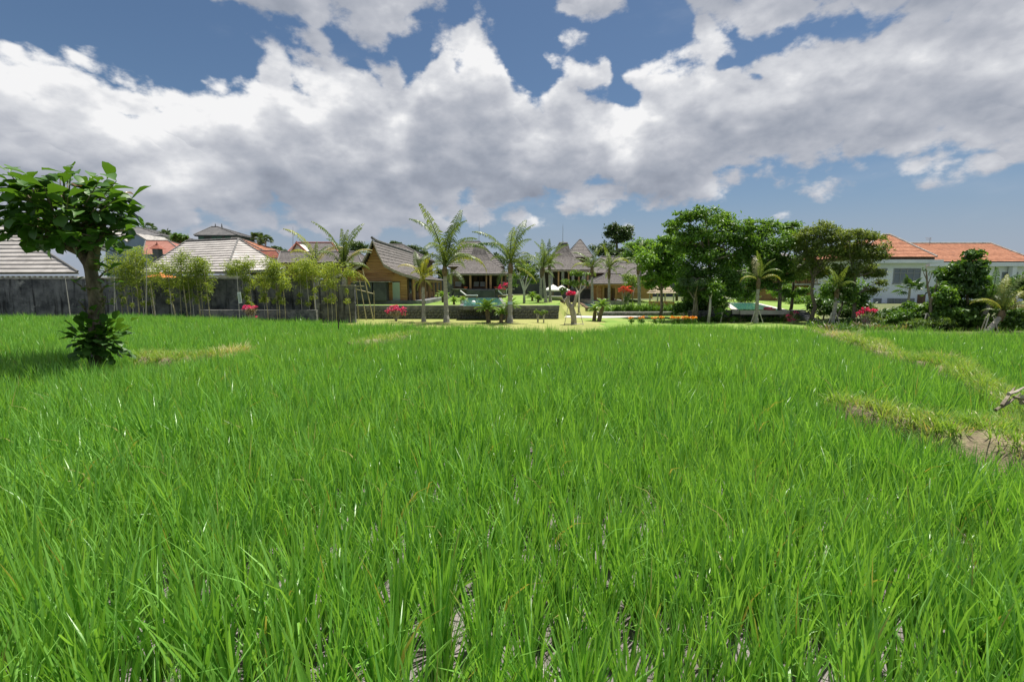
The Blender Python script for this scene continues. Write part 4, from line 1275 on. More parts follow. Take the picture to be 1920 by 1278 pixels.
# the white house with orange tiles
def white_house():
    d = 62.0
    t = thing('white_house', (wx(1740, d), d + 4, -.5), "white two-storey house with orange tiled roofs at the right edge", 'house')
    zb = -0.9
    # left block
    a, b = wx(1612, d), wx(1744, d)
    ze = wz(493, d)
    MB().box(a, b, d + .9, d + 12, zb, ze).obj('wall', 'paint_white', t)
    MB().box(wx(1604, d), wx(1765, d), d, d + 13, wz(493, d), wz(486.5, d)).obj('eave_slab', 'paint_white', t)
    # right block, further back
    d2 = 66.0
    MB().box(wx(1744, d2), wx(2060, d2), d2 + 1, d2 + 12, zb, wz(499, d2)).obj('wall', 'paint_white', t)
    MB().box(wx(1740, d2), wx(2080, d2), d2, d2 + 13, wz(499, d2), wz(491.5, d2)).obj('eave_slab', 'paint_white', t)
    # roofs
    E = [W(1596, 482, d + .1), W(1757, 482, d + .1)]
    ap = W(1669, 441, d + 6.5); ap0 = W(1655, 441, d + 6.5)
    B0, B1 = Vector((E[0].x, d + 13, E[0].z)), Vector((E[1].x, d + 13, E[0].z))
    for q in ((E[0], E[1], ap, ap0), (E[1], B1, ap, ap), (B1, B0, ap0, ap), (B0, E[0], ap0, ap0)): courses('roof_slope', q, 16, 'roof_orange', t, .06)
    MB().box(E[0].x + .1, E[1].x - .1, d + .3, d + 12.8, wz(486.4, d), E[0].z - .02).obj('eave_board', 'wood_dark', t)
    u = Vector((0, 0, .1))
    for q in ((E[1], ap), (E[0], ap0), (ap0, ap)): ridge(t, [q[0] + u, q[1] + u], .13, 'coping')
    F = [W(1735, 490.5, d2 + .1), W(2080, 490.5, d2 + .1)]
    r0, r1 = W(1700, 457, d2 + 6.5), W(1858, 457, d2 + 6.5)
    F2 = [Vector((F[0].x, d2 + 13, F[0].z)), Vector((wx(1960, d2), d2 + 13, F[0].z))]
    Fr = W(1948, 490.5, d2 + .1)
    for q in ((F[0], Fr, r1, r0), (Fr, F2[1], r1, r1), (F2[1], F2[0], r0, r1)): courses('roof_slope', q, 15, 'roof_orange', t, .06)
    for q in ((Fr, r1), (r0, r1)): ridge(t, [q[0] + u, q[1] + u], .13, 'coping')
    y = d + .9
    def win(p0, q0, p1, q1, yy, nx): window(t, wx(p0, yy), wx(p1, yy), wz(q1, yy), wz(q0, yy), yy - .004, nx=nx, fw=.12)
    win(1673, 503, 1724, 531, y, 4); win(1666, 559, 1717, 578, y, 4); win(1640, 503, 1661, 514, y, 2); win(1640, 559, 1655, 578, y, 2)
    win(1772, 508, 1790, 528, d2 + 1, 2); win(1876, 510, 1906, 528, d2 + 1, 3)
    # transom bar of the big window
    MB().box(wx(1673, y), wx(1724, y), y - .09, y - .062, wz(512, y) - .06, wz(512, y) + .06).obj('transom', 'frame_grey', t)
    MB().box(wx(1722, y), wx(1737, y), y - .06, y + .02, zb, wz(552, y)).obj('door', 'wood_dark', t)
    for px in (1916,):
        MB().box(wx(px - 3, d2 - 1), wx(px + 5, d2 - 1), d2 + .2, d2 + .8, zb, wz(499.5, d2)).obj('pillar', 'paint_white', t)
    # roof aerial
    c = W(1743, 458, d2 + 6)
    an = MB().tube([c, c + Vector((0, 0, 1.0))], .03, 5)
    for k, (z, w) in enumerate(((.95, .7), (.8, .55), (.65, .6))): an.tube([c + Vector((-w, 0, z)), c + Vector((w * .4, 0, z))], .02, 4)
    an.obj('aerial', 'metal_grey', t)
white_house()

# --- garden furniture
def lounger(label, px, py, z, d, mat='fabric_white', frame='wood', rot=0.0, L=1.9, group='sun loungers'):
    c = G(px, py, z) if d is None else Vector((wx(px, d), d, z))
    t = thing('sun_lounger', (c.x, c.y, z), label, 'sun lounger', group)
    def part(name, mb, m):
        o = mobj(name, mb.mesh(name, m), t); o.rotation_euler = (0, 0, rot); return o
    part('frame', MB().box(-L / 2, L / 2, -.33, .33, .22, .30), frame)
    for x in (-L / 2 + .1, L / 2 - .1):
        for y in (-.28, .28): part('leg', MB().box(x - .04, x + .04, y - .04, y + .04, 0, .22), frame)
    part('seat_cushion', MB().slab([(-L * .18, -.31, .302), (L / 2, -.31, .302), (L / 2, .31, .302), (-L * .18, .31, .302)], (0, 0, .1)), mat)
    part('backrest', MB().slab([(-L * .18, -.31, .32), (-L * .18, .31, .32), (-L / 2, .31, .85), (-L / 2, -.31, .85)], (.05, 0, .1)), mat)
lounger("white sun lounger left of the long pool", 879, 0, .47, 58, L=2.1)
lounger("white daybed lounger right of the long pool", 948, 0, .47, 60, L=1.9)
lounger("leftmost brown sun lounger under the white parasols", 1039, 0, -.04, 53, 'fabric_grey', 'wood_dark', 1.0)
lounger("middle brown lounger under the white parasols", 1047, 0, -.04, 52.6, 'fabric_grey', 'wood_dark', 1.0)
lounger("right brown lounger nearest the flowering stump", 1056, 0, -.04, 52.2, 'fabric_grey', 'wood_dark', 1.0)
lounger("white lounger beside the right-hand pool", 1358, 0, .14, 56, L=2.2)
lounger("second white lounger further left beside the right-hand pool", 1346, 0, .14, 57, L=2.0)

def parasol(label, px, pytop, pyrim, d, R, z0):
    c = W(px, pytop, d); zr = wz(pyrim, d)
    t = thing('parasol', (c.x, d, z0), label, 'parasol', 'white parasols')
    n = 8
    vs = [(c.x + R * math.cos(k * math.pi / 4 + .2), d + R * math.sin(k * math.pi / 4 + .2), zr) for k in range(n)] + [(c.x, d, c.z)]
    low = [(a, b, zz - .14) for a, b, zz in vs[:n]]
    MB().add(vs + low, [(k, (k + 1) % n, n) for k in range(n)] + [(k, n + 1 + k, n + 1 + (k + 1) % n, (k + 1) % n) for k in range(n)]).obj('canopy', 'fabric_white', t)
    MB().tube([(c.x, d, z0), (c.x, d, c.z + .1)], .035, 6).obj('pole', 'wood', t)
    for k in range(n): MB().tube([(c.x, d, c.z - .5), (vs[k][0], vs[k][1], zr - .02)], .015, 4).obj('rib', 'wood', t)
    MB().box(c.x - .25, c.x + .25, d - .25, d + .25, z0, z0 + .1).obj('base', 'stone_grey', t)
parasol("left white parasol by the middle pool", 1037, 533, 543, 56, 1.05, -.05)
parasol("right white parasol by the middle pool", 1053, 534.5, 544, 57.5, 1.05, -.05)

# verandah furniture of the central pavilion
def sofa(label, px, d, z, w):
    c = wx(px, d); t = thing('armchair', (c, d, z), label, 'armchair')
    MB().box(c - w / 2, c + w / 2, d - .35, d + .35, z, z + .35).obj('seat', 'wood_dark', t)
    MB().box(c - w / 2 + .04, c + w / 2 - .04, d - .33, d + .3, z + .352, z + .5).obj('cushion', 'fabric_grey', t)
    MB().box(c - w / 2, c + w / 2, d + .352, d + .5, z, z + .95).obj('backrest', 'fabric_grey', t)
    for x in (c - w / 2 - .1, c + w / 2): MB().box(x, x + .098, d - .35, d + .35, z, z + .62).obj('armrest', 'wood_dark', t)
zfl = wz(541.5, 64)
sofa("wide grey armchair at the left of the central verandah", 859, 65.5, zfl, .9)
sofa("armchair in the middle left of the central verandah", 893, 66.5, zfl, .7)
sofa("armchair in the middle right of the central verandah", 905, 66.5, zfl, .7)
sofa("armchair at the right of the central verandah", 944, 65.5, zfl, .8)
for px, lab in ((873, "red clay bowl left of the verandah steps"), (930, "red clay bowl right of the verandah steps")):
    c = Vector((wx(px, 64.0), 64.0, zfl + .03))
    t = thing('clay_bowl', tuple(c), lab, 'bowl', 'clay bowls on the verandah')
    MB().lathe(c, [(.12, 0), (.25, .12), (.30, .25), (.26, .25)], 10).obj('bowl', 'clay_red', t)
    MB().lathe(c + Vector((0, 0, .2)), [(.25, 0), (.2, .03)], 10).obj('soil', 'earth', t)

c = W(888, 573, WALL_Y + .2)
t = thing('globe_lamp', (c.x, WALL_Y + .2, .44), "round white globe lamp on the terrace wall", 'lamp')
MB().lathe((c.x, WALL_Y + .2, .44), [(.06, 0), (.06, .06), (.10, .08), (.16, .16), (.17, .24), (.13, .33), (.05, .38)], 12).obj('globe', 'lamp_white', t, smooth=True)
MB().lathe((c.x, WALL_Y + .2, .44), [(.09, -.0), (.09, .04)], 10).obj('base', 'metal_grey', t)

# pale board on a bamboo pole in front of the black wall
a, b = W(449.5, 600, 27.2), W(444, 510, 27.2)
t = thing('notice_board', (a.x, 27.2, LOW), "small pale green board on a thin pole before the black wall", 'sign')
MB().tube([Vector((a.x, 27.2, LOW)), b], [.022, .015], 6).obj('pole', 'cane_grey', t)
q = [W(445, 548, 27.15), W(451, 547, 27.15), W(454, 568, 27.15), W(448, 569, 27.15)]
MB().slab(q, (0, -.02, 0)).obj('board', 'board_pale', t)
q2 = [W(446.5, 551, 27.12), W(450.5, 550.4, 27.12), W(452.3, 565, 27.12), W(448.6, 565.6, 27.12)]
MB().slab(q2, (0, -.003, 0)).obj('panel_face', 'frosted_green', t)

# pile of dry branches on the bund at the right edge
c = G(1918, 790, .40)
t = thing('branch_pile', tuple(c), "pile of dry grey branches on the bund at the right edge", 'branches')
rng = random.Random(4)
for k in range(16):
    a = c + Vector((rng.uniform(-.22, .5), rng.uniform(-.15, .3), .03 + .02 * k))
    dv = Vector((rng.uniform(.2, .6), rng.uniform(-.25, .35), rng.uniform(-.03, .20)))
    MB().tube([a, a + dv * .5 + Vector((0, 0, rng.uniform(-.03, .04))), a + dv], [rng.uniform(.015, .03), .018, .008], 6).obj('branch', 'bark_tree' if k % 3 else 'wood_grey', t)

# boundary wall of the compound, far back
long_wall('compound_wall', "far dark boundary wall closing the compound behind the pavilions", 480, 1720, 90, -1.0, wz(523, 90), .4, 'wall_darkgrey', .12)

# ------------------------------------------------------------------ the leafy pollarded tree on the left
def obovate_leaf(name, mat, seed, droop=0.5):
    rng = np.random.default_rng(seed)
    n = 6; s = np.linspace(0, 1, n + 1)
    wd = np.interp(s, [0, .12, .3, .55, .8, .93, 1], [.015, .03, .16, .30, .30, .17, .01])
    x, z = [0.0], [0.0]
    for i in range(n):
        a = 0.15 - droop * (i + .5) / n
        x.append(x[-1] + math.cos(a) / n); z.append(z[-1] + math.sin(a) / n)
    V, Q = [], []
    for i in range(n + 1):
        wob = 0.02 * math.sin(i * 2.1 + seed)
        V += [(x[i], wd[i], z[i] + wd[i] * .28 + wob), (x[i], 0, z[i]), (x[i], -wd[i], z[i] + wd[i] * .28 - wob)]
    for i in range(n):
        b = 3 * i
        Q += [(b, b + 1, b + 4, b + 3), (b + 1, b + 2, b + 5, b + 4)]
    return raw_mesh(name, np.array(V), np.array(Q), mat, np.full(len(V), rng.random()), smooth=True)

def leaf_mass(name, proto, C, D, Nn, L, mat, parent, rng):
    """many copies of one leaf shape joined into a mass; C relative to the parent"""
    n = len(C)
    pv = np.empty(len(proto.vertices) * 3, np.float32); proto.vertices.foreach_get("co", pv); pv = pv.reshape(-1, 3)
    pf = np.array([tuple(p.vertices) for p in proto.polygons])
    D = D / np.linalg.norm(D, axis=1, keepdims=True)
    S = np.cross(Nn, D); S /= np.linalg.norm(S, axis=1, keepdims=True) + 1e-9
    U = np.cross(D, S)
    V = C[:, None, :] + L[:, None, None] * (pv[None, :, 0:1] * D[:, None] + pv[None, :, 1:2] * S[:, None] + pv[None, :, 2:3] * U[:, None])
    F = (pf[None] + (np.arange(n) * len(pv))[:, None, None]).reshape(-1, 4)
    o = mobj(name, raw_mesh(name, V.reshape(-1, 3), F, mat, np.repeat(rng.random(n), len(pv)), smooth=True), parent)
    o['kind'] = 'stuff'
    return o

def big_leaf_tree():
    d = TREE_XY[1]
    base = Vector((TREE_XY[0], TREE_XY[1], 0.0))
    t = thing('leafy_tree', tuple(base), "big-leaved pollarded tree with leaning trunk standing in the rice on the left", 'tree')
    P = lambda px, py, dd=0: W(px, py, d + dd)
    m = MPP(d)
    mb = MB()
    tr = [base + Vector((.05, 0, -.15)), P(182, 640), P(180, 600), P(182, 568), P(175, 530), P(170, 505), P(164, 484)]
    mb.tube(tr, [x * m for x in (15, 13, 12.5, 12, 10.5, 9.5, 9.5)], 14)
    mb.tube([P(170, 500), P(150, 472, .05), P(125, 462, .1), P(95, 452, .2), P(60, 440, .3)], [x * m for x in (9.5, 8.5, 7, 5, 3)], 10)
    mb.tube([P(172, 500), P(178, 470, -.1), P(190, 440, -.1), P(200, 400, -.1)], [x * m for x in (11, 8, 5, 2.5)], 10)
    mb.tube([P(172, 488, .1), P(150, 440, .4), P(140, 390, .5)], [x * m for x in (9, 6, 3)], 8)
    # pruning scars
    for (px, py, dx) in ((190, 562, 6), (168, 540, -6), (187, 528, 5), (172, 585, -4)):
        mb.tube([P(px, py, -.2), P(px + dx, py - 3, -.3)], [4.5 * m, 3.5 * m], 8)
    tk = mb.obj('trunk', 'bark_teak', t, smooth=True)
    o0 = origin(t)
    leaves = [obovate_leaf(f'leaf_{i}', 'teak_leaf', 40 + i, [.35, .7, 1.0, .55][i]) for i in range(4)]
    young = [obovate_leaf(f'young_leaf_{i}', 'teak_young', 60 + i, .8) for i in range(2)]
    rng = np.random.default_rng(21)
    def shoot(a, b, n, size, youngtop):
        """twig with pairs of leaves"""
        a, b = Vector(a), Vector(b)
        MB().tube([a, a.lerp(b, .5) + Vector((0, 0, .03)), b], [.022, .015, .006], 5).obj('twig', 'bark_teak', t)
        dv = (b - a).normalized()
        az0 = rng.uniform(0, 6.28)
        for k in range(n):
            s = .30 + .70 * k / max(1, n - 1)
            p = a.lerp(b, s)
            az = az0 + (k // 2) * 1.57 + (k % 2) * math.pi + rng.normal(0, .3)
            out = Vector((math.cos(az), math.sin(az), 0))
            el = rng.uniform(-.25, .45) + .35 * s
            hd = (out + dv * .55).normalized()
            yaw = math.atan2(hd.y, hd.x)
            young_ = youngtop and k >= n - 2
            me = young[rng.integers(2)] if young_ else leaves[rng.integers(4)]
            sz = size * rng.uniform(.65, 1.1) * (.62 if young_ else 1)
            o = mobj('leaf', me, t, p - o0, (rng.normal(0, .35), -el, yaw), sz)
            LEAFN[0] += 1
    LEAFN = [0]
    cen = P(122, 440)
    size = 39 * m
    # shoots: (tip px, tip py, depth offset)
    tips = []
    for k in range(46):
        a = rng.uniform(0, 2 * math.pi); r = math.sqrt(rng.random())
        u, dd = r * math.cos(a), r * math.sin(a)
        top = 284 + 34 * u * u + rng.uniform(0, 52) + 24 * abs(dd)
        px = 120 + 126 * u
        if k % 3 == 0: top += rng.uniform(40, 110)
        tips.append((px, top, dd * 1.25))
    tips += [(246, 352, .1), (244, 420, -.1), (225, 455, -.3), (200, 450, -.6), (15, 300, -.2), (232, 340, 0), (240, 385, .2), (236, 410, -.2), (215, 440, -.4), (20, 300, .1), (8, 340, -.4), (2, 420, -.1), (30, 430, -.5), (70, 445, -.6), (120, 430, -.9), (170, 420, -.8), (60, 330, -.6), (150, 330, -.5), (200, 365, -.6), (100, 380, -.9), (-20, 320, .3), (-40, 380, 0)]
    for i, (px, py, dd) in enumerate(tips):
        tip = P(px, py + 22, dd)
        root = P(122 + (px - 122) * .35, 448 - (448 - py) * .25, dd * .3)
        shoot(root, tip, 4 if LEAFN[0] < 260 else 3, size, py < 345 and i % 3 == 0)
        if LEAFN[0] > 285: break
    # the inner mass of leaves, too dense to tell apart
    n = 240
    th = rng.uniform(0, 2 * math.pi, n); ct = rng.uniform(-1, .8, n); rr = rng.uniform(.45, 1.0, n) ** .6
    C = np.stack([np.sqrt(1 - ct ** 2) * np.cos(th) * 118 * m, np.sqrt(1 - ct ** 2) * np.sin(th) * 95 * m, ct * 78 * m], 1) * rr[:, None]
    c0 = P(122, 394)
    O = C / np.linalg.norm(C, axis=1, keepdims=True)
    D = O + rand_dirs(n, rng) * .6 + np.array([0, 0, -.35])
    Nn = O * .3 + np.array([0, 0, 1.0]) + rand_dirs(n, rng) * .4
    L = size * rng.uniform(.6, 1.05, n)
    leaf_mass('inner_leaves', leaves[1], C + np.array(c0) - np.array(o0) - D / np.linalg.norm(D, axis=1, keepdims=True) * L[:, None] * .4, D, Nn, L, 'teak_leaf', t, rng)
    # suckers on the trunk and round the foot
    for (px, py, dx, n_, sz) in ((186, 520, 22, 4, .75), (188, 548, 16, 4, .65), (160, 545, -20, 3, .5), (184, 505, 10, 3, .6), (192, 575, 8, 2, .4), (160, 580, -14, 2, .4)):
        shoot(P(px, py, -.25), P(px + dx, py - 16, -.5), n_, size * sz, False)
    n = 230
    C = rng.normal(size=(n, 3)) * np.array([15 * m, 15 * m, 15 * m]) + np.array(P(186, 636, -.15))
    D = (C - np.array(P(182, 640))) + rand_dirs(n, rng) * .2 + np.array([0, 0, -.05])
    L = size * rng.uniform(.35, .65, n)
    leaf_mass('foot_suckers', leaves[0], C - np.array(o0), D, np.array([0, 0, 1.0]) + rand_dirs(n, rng) * .5, L, 'teak_leaf', t, rng)
    print('leaves', LEAFN[0])
big_leaf_tree()

# ------------------------------------------------------------------ palms
def frond_mesh(name, mat, seed, e0, bend, nl=44, ll=0.26, droop=1.05, stiff=0.0, lw=.0075):
    """feather leaf of unit length along +X: midrib and two combs of leaflets"""
    rng = np.random.default_rng(seed)
    n = 12; p = [np.array([0., 0., 0.])]; dirs = []
    for i in range(n):
        a = e0 - bend * ((i + .5) / n) ** 1.4
        dv = np.array([math.cos(a), 0, math.sin(a)]); dirs.append(dv); p.append(p[-1] + dv / n)
    p = np.array(p); dirs = np.array(dirs + [dirs[-1]])
    V, T, b = [], [], 0
    # midrib: flat strip pair
    for i in range(n + 1):
        r = .016 * (1 - .85 * i / n)
        V += [p[i] + np.array([0, r, 0]), p[i] + np.array([0, -r, 0]), p[i] + np.array([0, 0, -r])]
    for i in range(n):
        q = 3 * i
        for (u, v) in ((0, 1), (1, 2), (2, 0)):
            T += [(q + u, q + v, q + 3 + v), (q + u, q + 3 + v, q + 3 + u)]
    b = len(V)
    for side in (-1, 1):
        for k in range(nl):
            s = .16 + .84 * (k + rng.random() * .5) / nl
            if nl > 30 and rng.random() < .14: continue
            i = s * n; i0 = min(int(i), n - 1); f = i - i0
            base = p[i0] * (1 - f) + p[i0 + 1] * f; dv = dirs[i0]
            up = np.array([-dv[2], 0, dv[0]])
            L = ll * (math.sin(math.pi * min(1, (s - .06) / .98) ** .75) * .85 + .15) * rng.uniform(.85, 1.1)
            fw = .45 + .75 * s
            d1 = np.array([0, side * 1.0, 0]) + dv * fw + up * (.35 + stiff)
            d1 /= np.linalg.norm(d1)
            d2 = d1 + np.array([0, 0, -1.0]) * droop * rng.uniform(.7, 1.4); d2 /= np.linalg.norm(d2)
            d3 = d2 + np.array([0, 0, -1.0]) * droop; d3 /= np.linalg.norm(d3)
            w = dv * lw
            m1 = base + d1 * L * .4; m2 = m1 + d2 * L * .35; tip = m2 + d3 * L * .3
            V += [base - w * .6, base + w * .6, m1 - w, m1 + w, m2 - w * .8, m2 + w * .8, tip]
            T += [(b, b + 1, b + 3), (b, b + 3, b + 2), (b + 2, b + 3, b + 5), (b + 2, b + 5, b + 4), (b + 4, b + 5, b + 6)]
            b += 7
    V = np.array(V)
    at = np.clip(rng.normal(.5, .2, len(V)), 0, 1)
    return raw_mesh(name, V, np.array(T), mat, at)

FR = {}
def fronds(kind):
    if kind not in FR:
        mats = {'green': 'palm_leaf', 'yellow': 'palm_leaf_yellow', 'dark': 'palm_leaf_dark', 'pale': 'palm_leaf_pale'}
        m = mats[kind]
        FR[kind] = {'up': [frond_mesh('frond', m, 500 + i, 1.45, .70 + .3 * i, ll=.17) for i in range(3)],
                    'mid': [frond_mesh('frond', m, 510 + i, 1.22, 1.5 + .3 * i, ll=.19) for i in range(3)],
                    'low': [frond_mesh('frond', m, 520 + i, .85, 1.7 + .3 * i, ll=.21) for i in range(3)],
                    'hang': [frond_mesh('frond', m, 530 + i, -.15, 1.0 + .2 * i) for i in range(2)]}
    return FR[kind]

def palm(label, px, py_base, py_top, d, r_px, flen_px, seed, lean=0.0, kind='green', counts=(4, 5, 4, 1), explicit=(), zb=None, group='coconut palms', name='coconut_palm', boot=True, mat='bark_palm', wind=0.35, tag=None):
    rng = np.random.default_rng(seed)
    m = MPP(d)
    top = W(px + lean, py_top, d)
    zb = terrain(wx(px, d), d) if zb is None else zb
    base = Vector((wx(px, d), d, zb))
    t = thing(name, tuple(base), label, 'palm', group)
    mid = base.lerp(top, .5) + Vector((-lean * m * .12, 0, 0))
    pts, rad = [], []
    n = 14
    for i in range(n + 1):
        s = i / n
        p = (base * (1 - s) + mid * s) * (1 - s) + (mid * (1 - s) + top * s) * s
        pts.append(p); rad.append(r_px * m * ((1.0 + .5 * max(0, 1 - s * 7)) * (1.08 - .25 * s)) * (1.05 if i % 2 else .97))
    pts[0] = pts[0] - Vector((0, 0, .15))
    MB().tube(pts, rad, 9).obj('trunk', mat, t, smooth=False)
    if boot:
        MB().tube([top - Vector((0, 0, 10 * m)), top, top + Vector((0, 0, 10 * m))], [r_px * m * .9, r_px * m * 1.35, r_px * m * .8], 8).obj('crown_shaft', 'bark_boot', t)
    o0 = origin(t); hub = top + Vector((0, 0, 4 * m)) - o0
    L = flen_px * m * .92
    lib = fronds(kind)
    az0 = rng.uniform(0, 6.28)
    for key, c in zip(('up', 'mid', 'low', 'hang'), counts):
        for k in range(c):
            az = az0 + 6.283 * k / max(1, c) + rng.normal(0, .35)
            # a breeze from the left pushes fronds to the right of the picture
            az = az - wind * math.sin(az)
            me = lib[key][rng.integers(len(lib[key]))]
            mobj('frond', me, t, hub, (rng.normal(0, .18), rng.normal(0, .10), az), L * rng.uniform(.78, 1.08) * {'up': 1.0, 'mid': .82, 'low': .66, 'hang': .55}[key])
        az0 += .7
    for (key, azd, ln, kd) in explicit:
        lb = fronds(kd)[key]
        mobj('frond', lb[rng.integers(len(lb))], t, hub, (rng.normal(0, .15), 0, math.radians(azd)), ln * m)
    if tag:
        c = W(px + lean * .4, tag, d); MB().lathe((c.x, c.y, c.z), [(r_px * m * 1.12, -.09), (r_px * m * 1.12, .09)], 10).obj('label_band', 'tag_blue', t)
    return t

palm("slim coconut palm with ragged fronds, left of the thicker palm by the wooden house", 599, 597, 505, 37.2, 2.6, 70, 1, lean=-6, counts=(3, 1, 2, 1), explicit=(('up', 180, 95, 'yellow'), ('mid', 170, 70, 'yellow'), ('mid', 0, 80, 'pale')))
palm("coconut palm with thick grey trunk in front of the wooden house gable", 643, 599, 509, 36.4, 4.3, 92, 2, lean=2, counts=(5, 3, 3, 2), explicit=(('up', 200, 105, 'green'), ('up', 60, 108, 'green'), ('mid', 5, 70, 'pale'), ('hang', 170, 70, 'yellow'), ('hang', 20, 60, 'yellow')))
palm("short yellow-green coconut palm left of the tallest palm", 793, 602, 528, 35.2, 3.2, 66, 3, counts=(3, 4, 3, 2), kind='yellow', explicit=(('mid', 180, 60, 'pale'), ('up', 90, 70, 'green')))
palm("tallest coconut palm, in front of the pool terrace wall", 836, 604, 508, 34.3, 4.2, 128, 4, lean=-2, counts=(3, 4, 4, 2), explicit=(('up', 165, 130, 'green'), ('up', 80, 128, 'green'), ('mid', 15, 110, 'green'), ('low', 10, 100, 'yellow'), ('hang', 180, 70, 'yellow')))
palm("coconut palm with a blue band round its trunk, right of the cycads", 956, 605, 503, 34.0, 4.2, 104, 5, lean=1, counts=(3, 4, 4, 2), explicit=(('up', 70, 110, 'green'), ('mid', 180, 90, 'dark'), ('hang', 0, 60, 'yellow')), tag=568)
palm("leftmost of the three slender palms beside the central lawn", 1013, 560, 512, 52, 2.2, 60, 6, lean=2, counts=(3, 4, 3, 1), zb=.4)
palm("middle one of the three slender palms beside the central lawn", 1024, 572, 508, 45, 2.5, 64, 7, lean=-6, counts=(3, 4, 4, 1), zb=.4)
palm("rightmost of the three slender palms beside the central lawn", 1032, 567, 505, 47, 2.4, 66, 8, lean=-2, counts=(4, 4, 4, 1), zb=.4)
palm("slender palm behind the middle pool, left of the guest house", 1111, 562, 509, 49, 2.6, 58, 9, lean=-1, counts=(3, 4, 4, 1), explicit=(('low', 180, 50, 'yellow'),), zb=-.05)
palm("slender palm in front of the small guest house", 1143, 570, 513, 46.5, 2.5, 58, 10, lean=-1, counts=(3, 4, 4, 1), explicit=(('mid', 20, 60, 'yellow'),), zb=-.05)
palm("dark-trunked palm right of the coral bush", 1200, 568, 505, 45, 2.8, 64, 11, lean=-3, counts=(3, 4, 4, 1), explicit=(('mid', 20, 64, 'yellow'),), zb=-.05)
palm("staked young palm before the right-hand pool", 1421, 604, 532, 34.0, 3.2, 66, 12, lean=1, counts=(3, 2, 1, 0), explicit=(('up', 60, 70, 'pale'), ('low', 0, 50, 'yellow'), ('low', 180, 45, 'yellow')))
palm("young palm with pale drooping fronds right of the garden steps", 1566, 610, 550, 31.5, 3.4, 56, 13, lean=3, counts=(3, 5, 4, 2))
palm("dark-leaved palm near the right edge", 1843, 618, 568, 28.6, 3.8, 70, 14, lean=14, kind='dark', counts=(4, 6, 6, 3))
palm("low palm with yellowing fronds at the right edge", 1862, 622, 592, 27.0, 4.6, 86, 15, lean=16, kind='green', counts=(3, 3, 2, 0), explicit=(('low', 0, 84, 'yellow'), ('mid', 20, 90, 'yellow'), ('low', -30, 70, 'pale'), ('mid', 160, 66, 'yellow'), ('up', 40, 90, 'yellow')))

def fan_palm(label, px, py_base, py_top, d, r_px, R_px, n, seed, mat='palm_leaf', zb=None):
    rng = np.random.default_rng(seed); m = MPP(d)
    zb = terrain(wx(px, d), d) if zb is None else zb
    base, top = Vector((wx(px, d), d, zb)), W(px, py_top, d)
    t = thing('fan_palm', tuple(base), label, 'palm')
    MB().tube([base, base.lerp(top, .5), top], [r_px * m * 1.2, r_px * m, r_px * m * .9], 7).obj('trunk', 'bark_palm', t)
    o0 = origin(t)
    me_l = []
    for v in range(2):
        V, T = [], []; nf = 15
        for k in range(nf):
            a = -1.9 + 3.8 * k / (nf - 1); b = len(V)
            dv = np.array([math.cos(a), math.sin(a), 0]); sd = np.array([-dv[1], dv[0], 0]) * .045
            V += [np.array([.55, 0, 0]), np.array([.55, 0, 0]) + dv * .3 + sd + np.array([0, 0, .03]), np.array([.55, 0, 0]) + dv * .3 - sd + np.array([0, 0, -.03]), np.array([.55, 0, 0]) + dv * .52 + np.array([0, 0, -.12])]
            T += [(b, b + 2, b + 1), (b + 1, b + 2, b + 3)]
        b = len(V); V += [np.array([0, .012, 0]), np.array([0, -.012, 0]), np.array([.56, -.01, 0]), np.array([.56, .01, 0])]; T += [(b, b + 1, b + 2), (b, b + 2, b + 3)]
        me_l.append(raw_mesh('fan_leaf', np.array(V), np.array(T), mat, rng.random(len(V))))
    for k in range(n):
        el = rng.uniform(-.4, 1.35); az = 6.283 * k / n + rng.normal(0, .3)
        mobj('fan_leaf', me_l[k % 2], t, top - o0, (rng.normal(0, .5), -el, az), R_px * m * rng.uniform(.8, 1.1))
    return t
fan_palm("fan palm before the white house wall", 1706, 582, 541, 48, 2.0, 26, 16, 3, 'palm_leaf_dark', zb=-.3)
fan_palm("left one of two distant fan palms on the skyline", 483, 470, 449, 72, 1.2, 15, 18, 4, 'tree_leaf_far', zb=-.6)
fan_palm("right one of two distant fan palms on the skyline", 498, 470, 451, 70, 1.2, 15, 18, 5, 'tree_leaf_far', zb=-.6)
fan_palm("distant fan palm above the grey hip roof", 279, 445, 428, 90, 1.0, 13, 16, 6, 'tree_leaf_far', zb=-.6)
fan_palm("distant bushy palm left of the banana leaves", 311, 450, 441, 80, 1.0, 13, 16, 7, 'tree_leaf_far', zb=-.6)

# ------------------------------------------------------------------ cycads
def cycad(label, px, py_base, py_top, d, r_px, R_px, seed, lean=0, zb=None, n=34, trunkmat='bark_boot', pot=False, kind='cycad_leaf'):
    rng = np.random.default_rng(seed); m = MPP(d)
    zb = terrain(wx(px, d), d) if zb is None else zb
    base, top = Vector((wx(px, d), d, zb)), W(px + lean, py_top, d)
    t = thing('cycad', tuple(base), label, 'cycad', 'cycads')
    if pot:
        MB().lathe(base, [(.16, 0), (.24, .1), (.26, .38), (.22, .38)], 10).obj('pot', 'fabric_white', t)
    MB().tube([base - Vector((0, 0, .1)), base.lerp(top, .5), top], [r_px * m * 1.1, r_px * m, r_px * m * .9], 8).obj('trunk', trunkmat, t)
    o0 = origin(t)
    key = 'cy_' + kind
    if key not in FR:
        FR[key] = [frond_mesh('cycad_frond', kind, 700 + i, e, bnd, nl=20, ll=.22, droop=.1, stiff=.3, lw=.02) for i, (e, bnd) in enumerate(((1.2, .8), (.8, .9), (.45, .9), (.1, .7)))]
    Vs = []
    for k in range(n):
        ring = k % 4
        az = 6.283 * k / n * 3.3 + rng.normal(0, .1)
        mobj('frond', FR[key][ring], t, top - o0, (0, 0, az), R_px * m * rng.uniform(.85, 1.1))
    return t
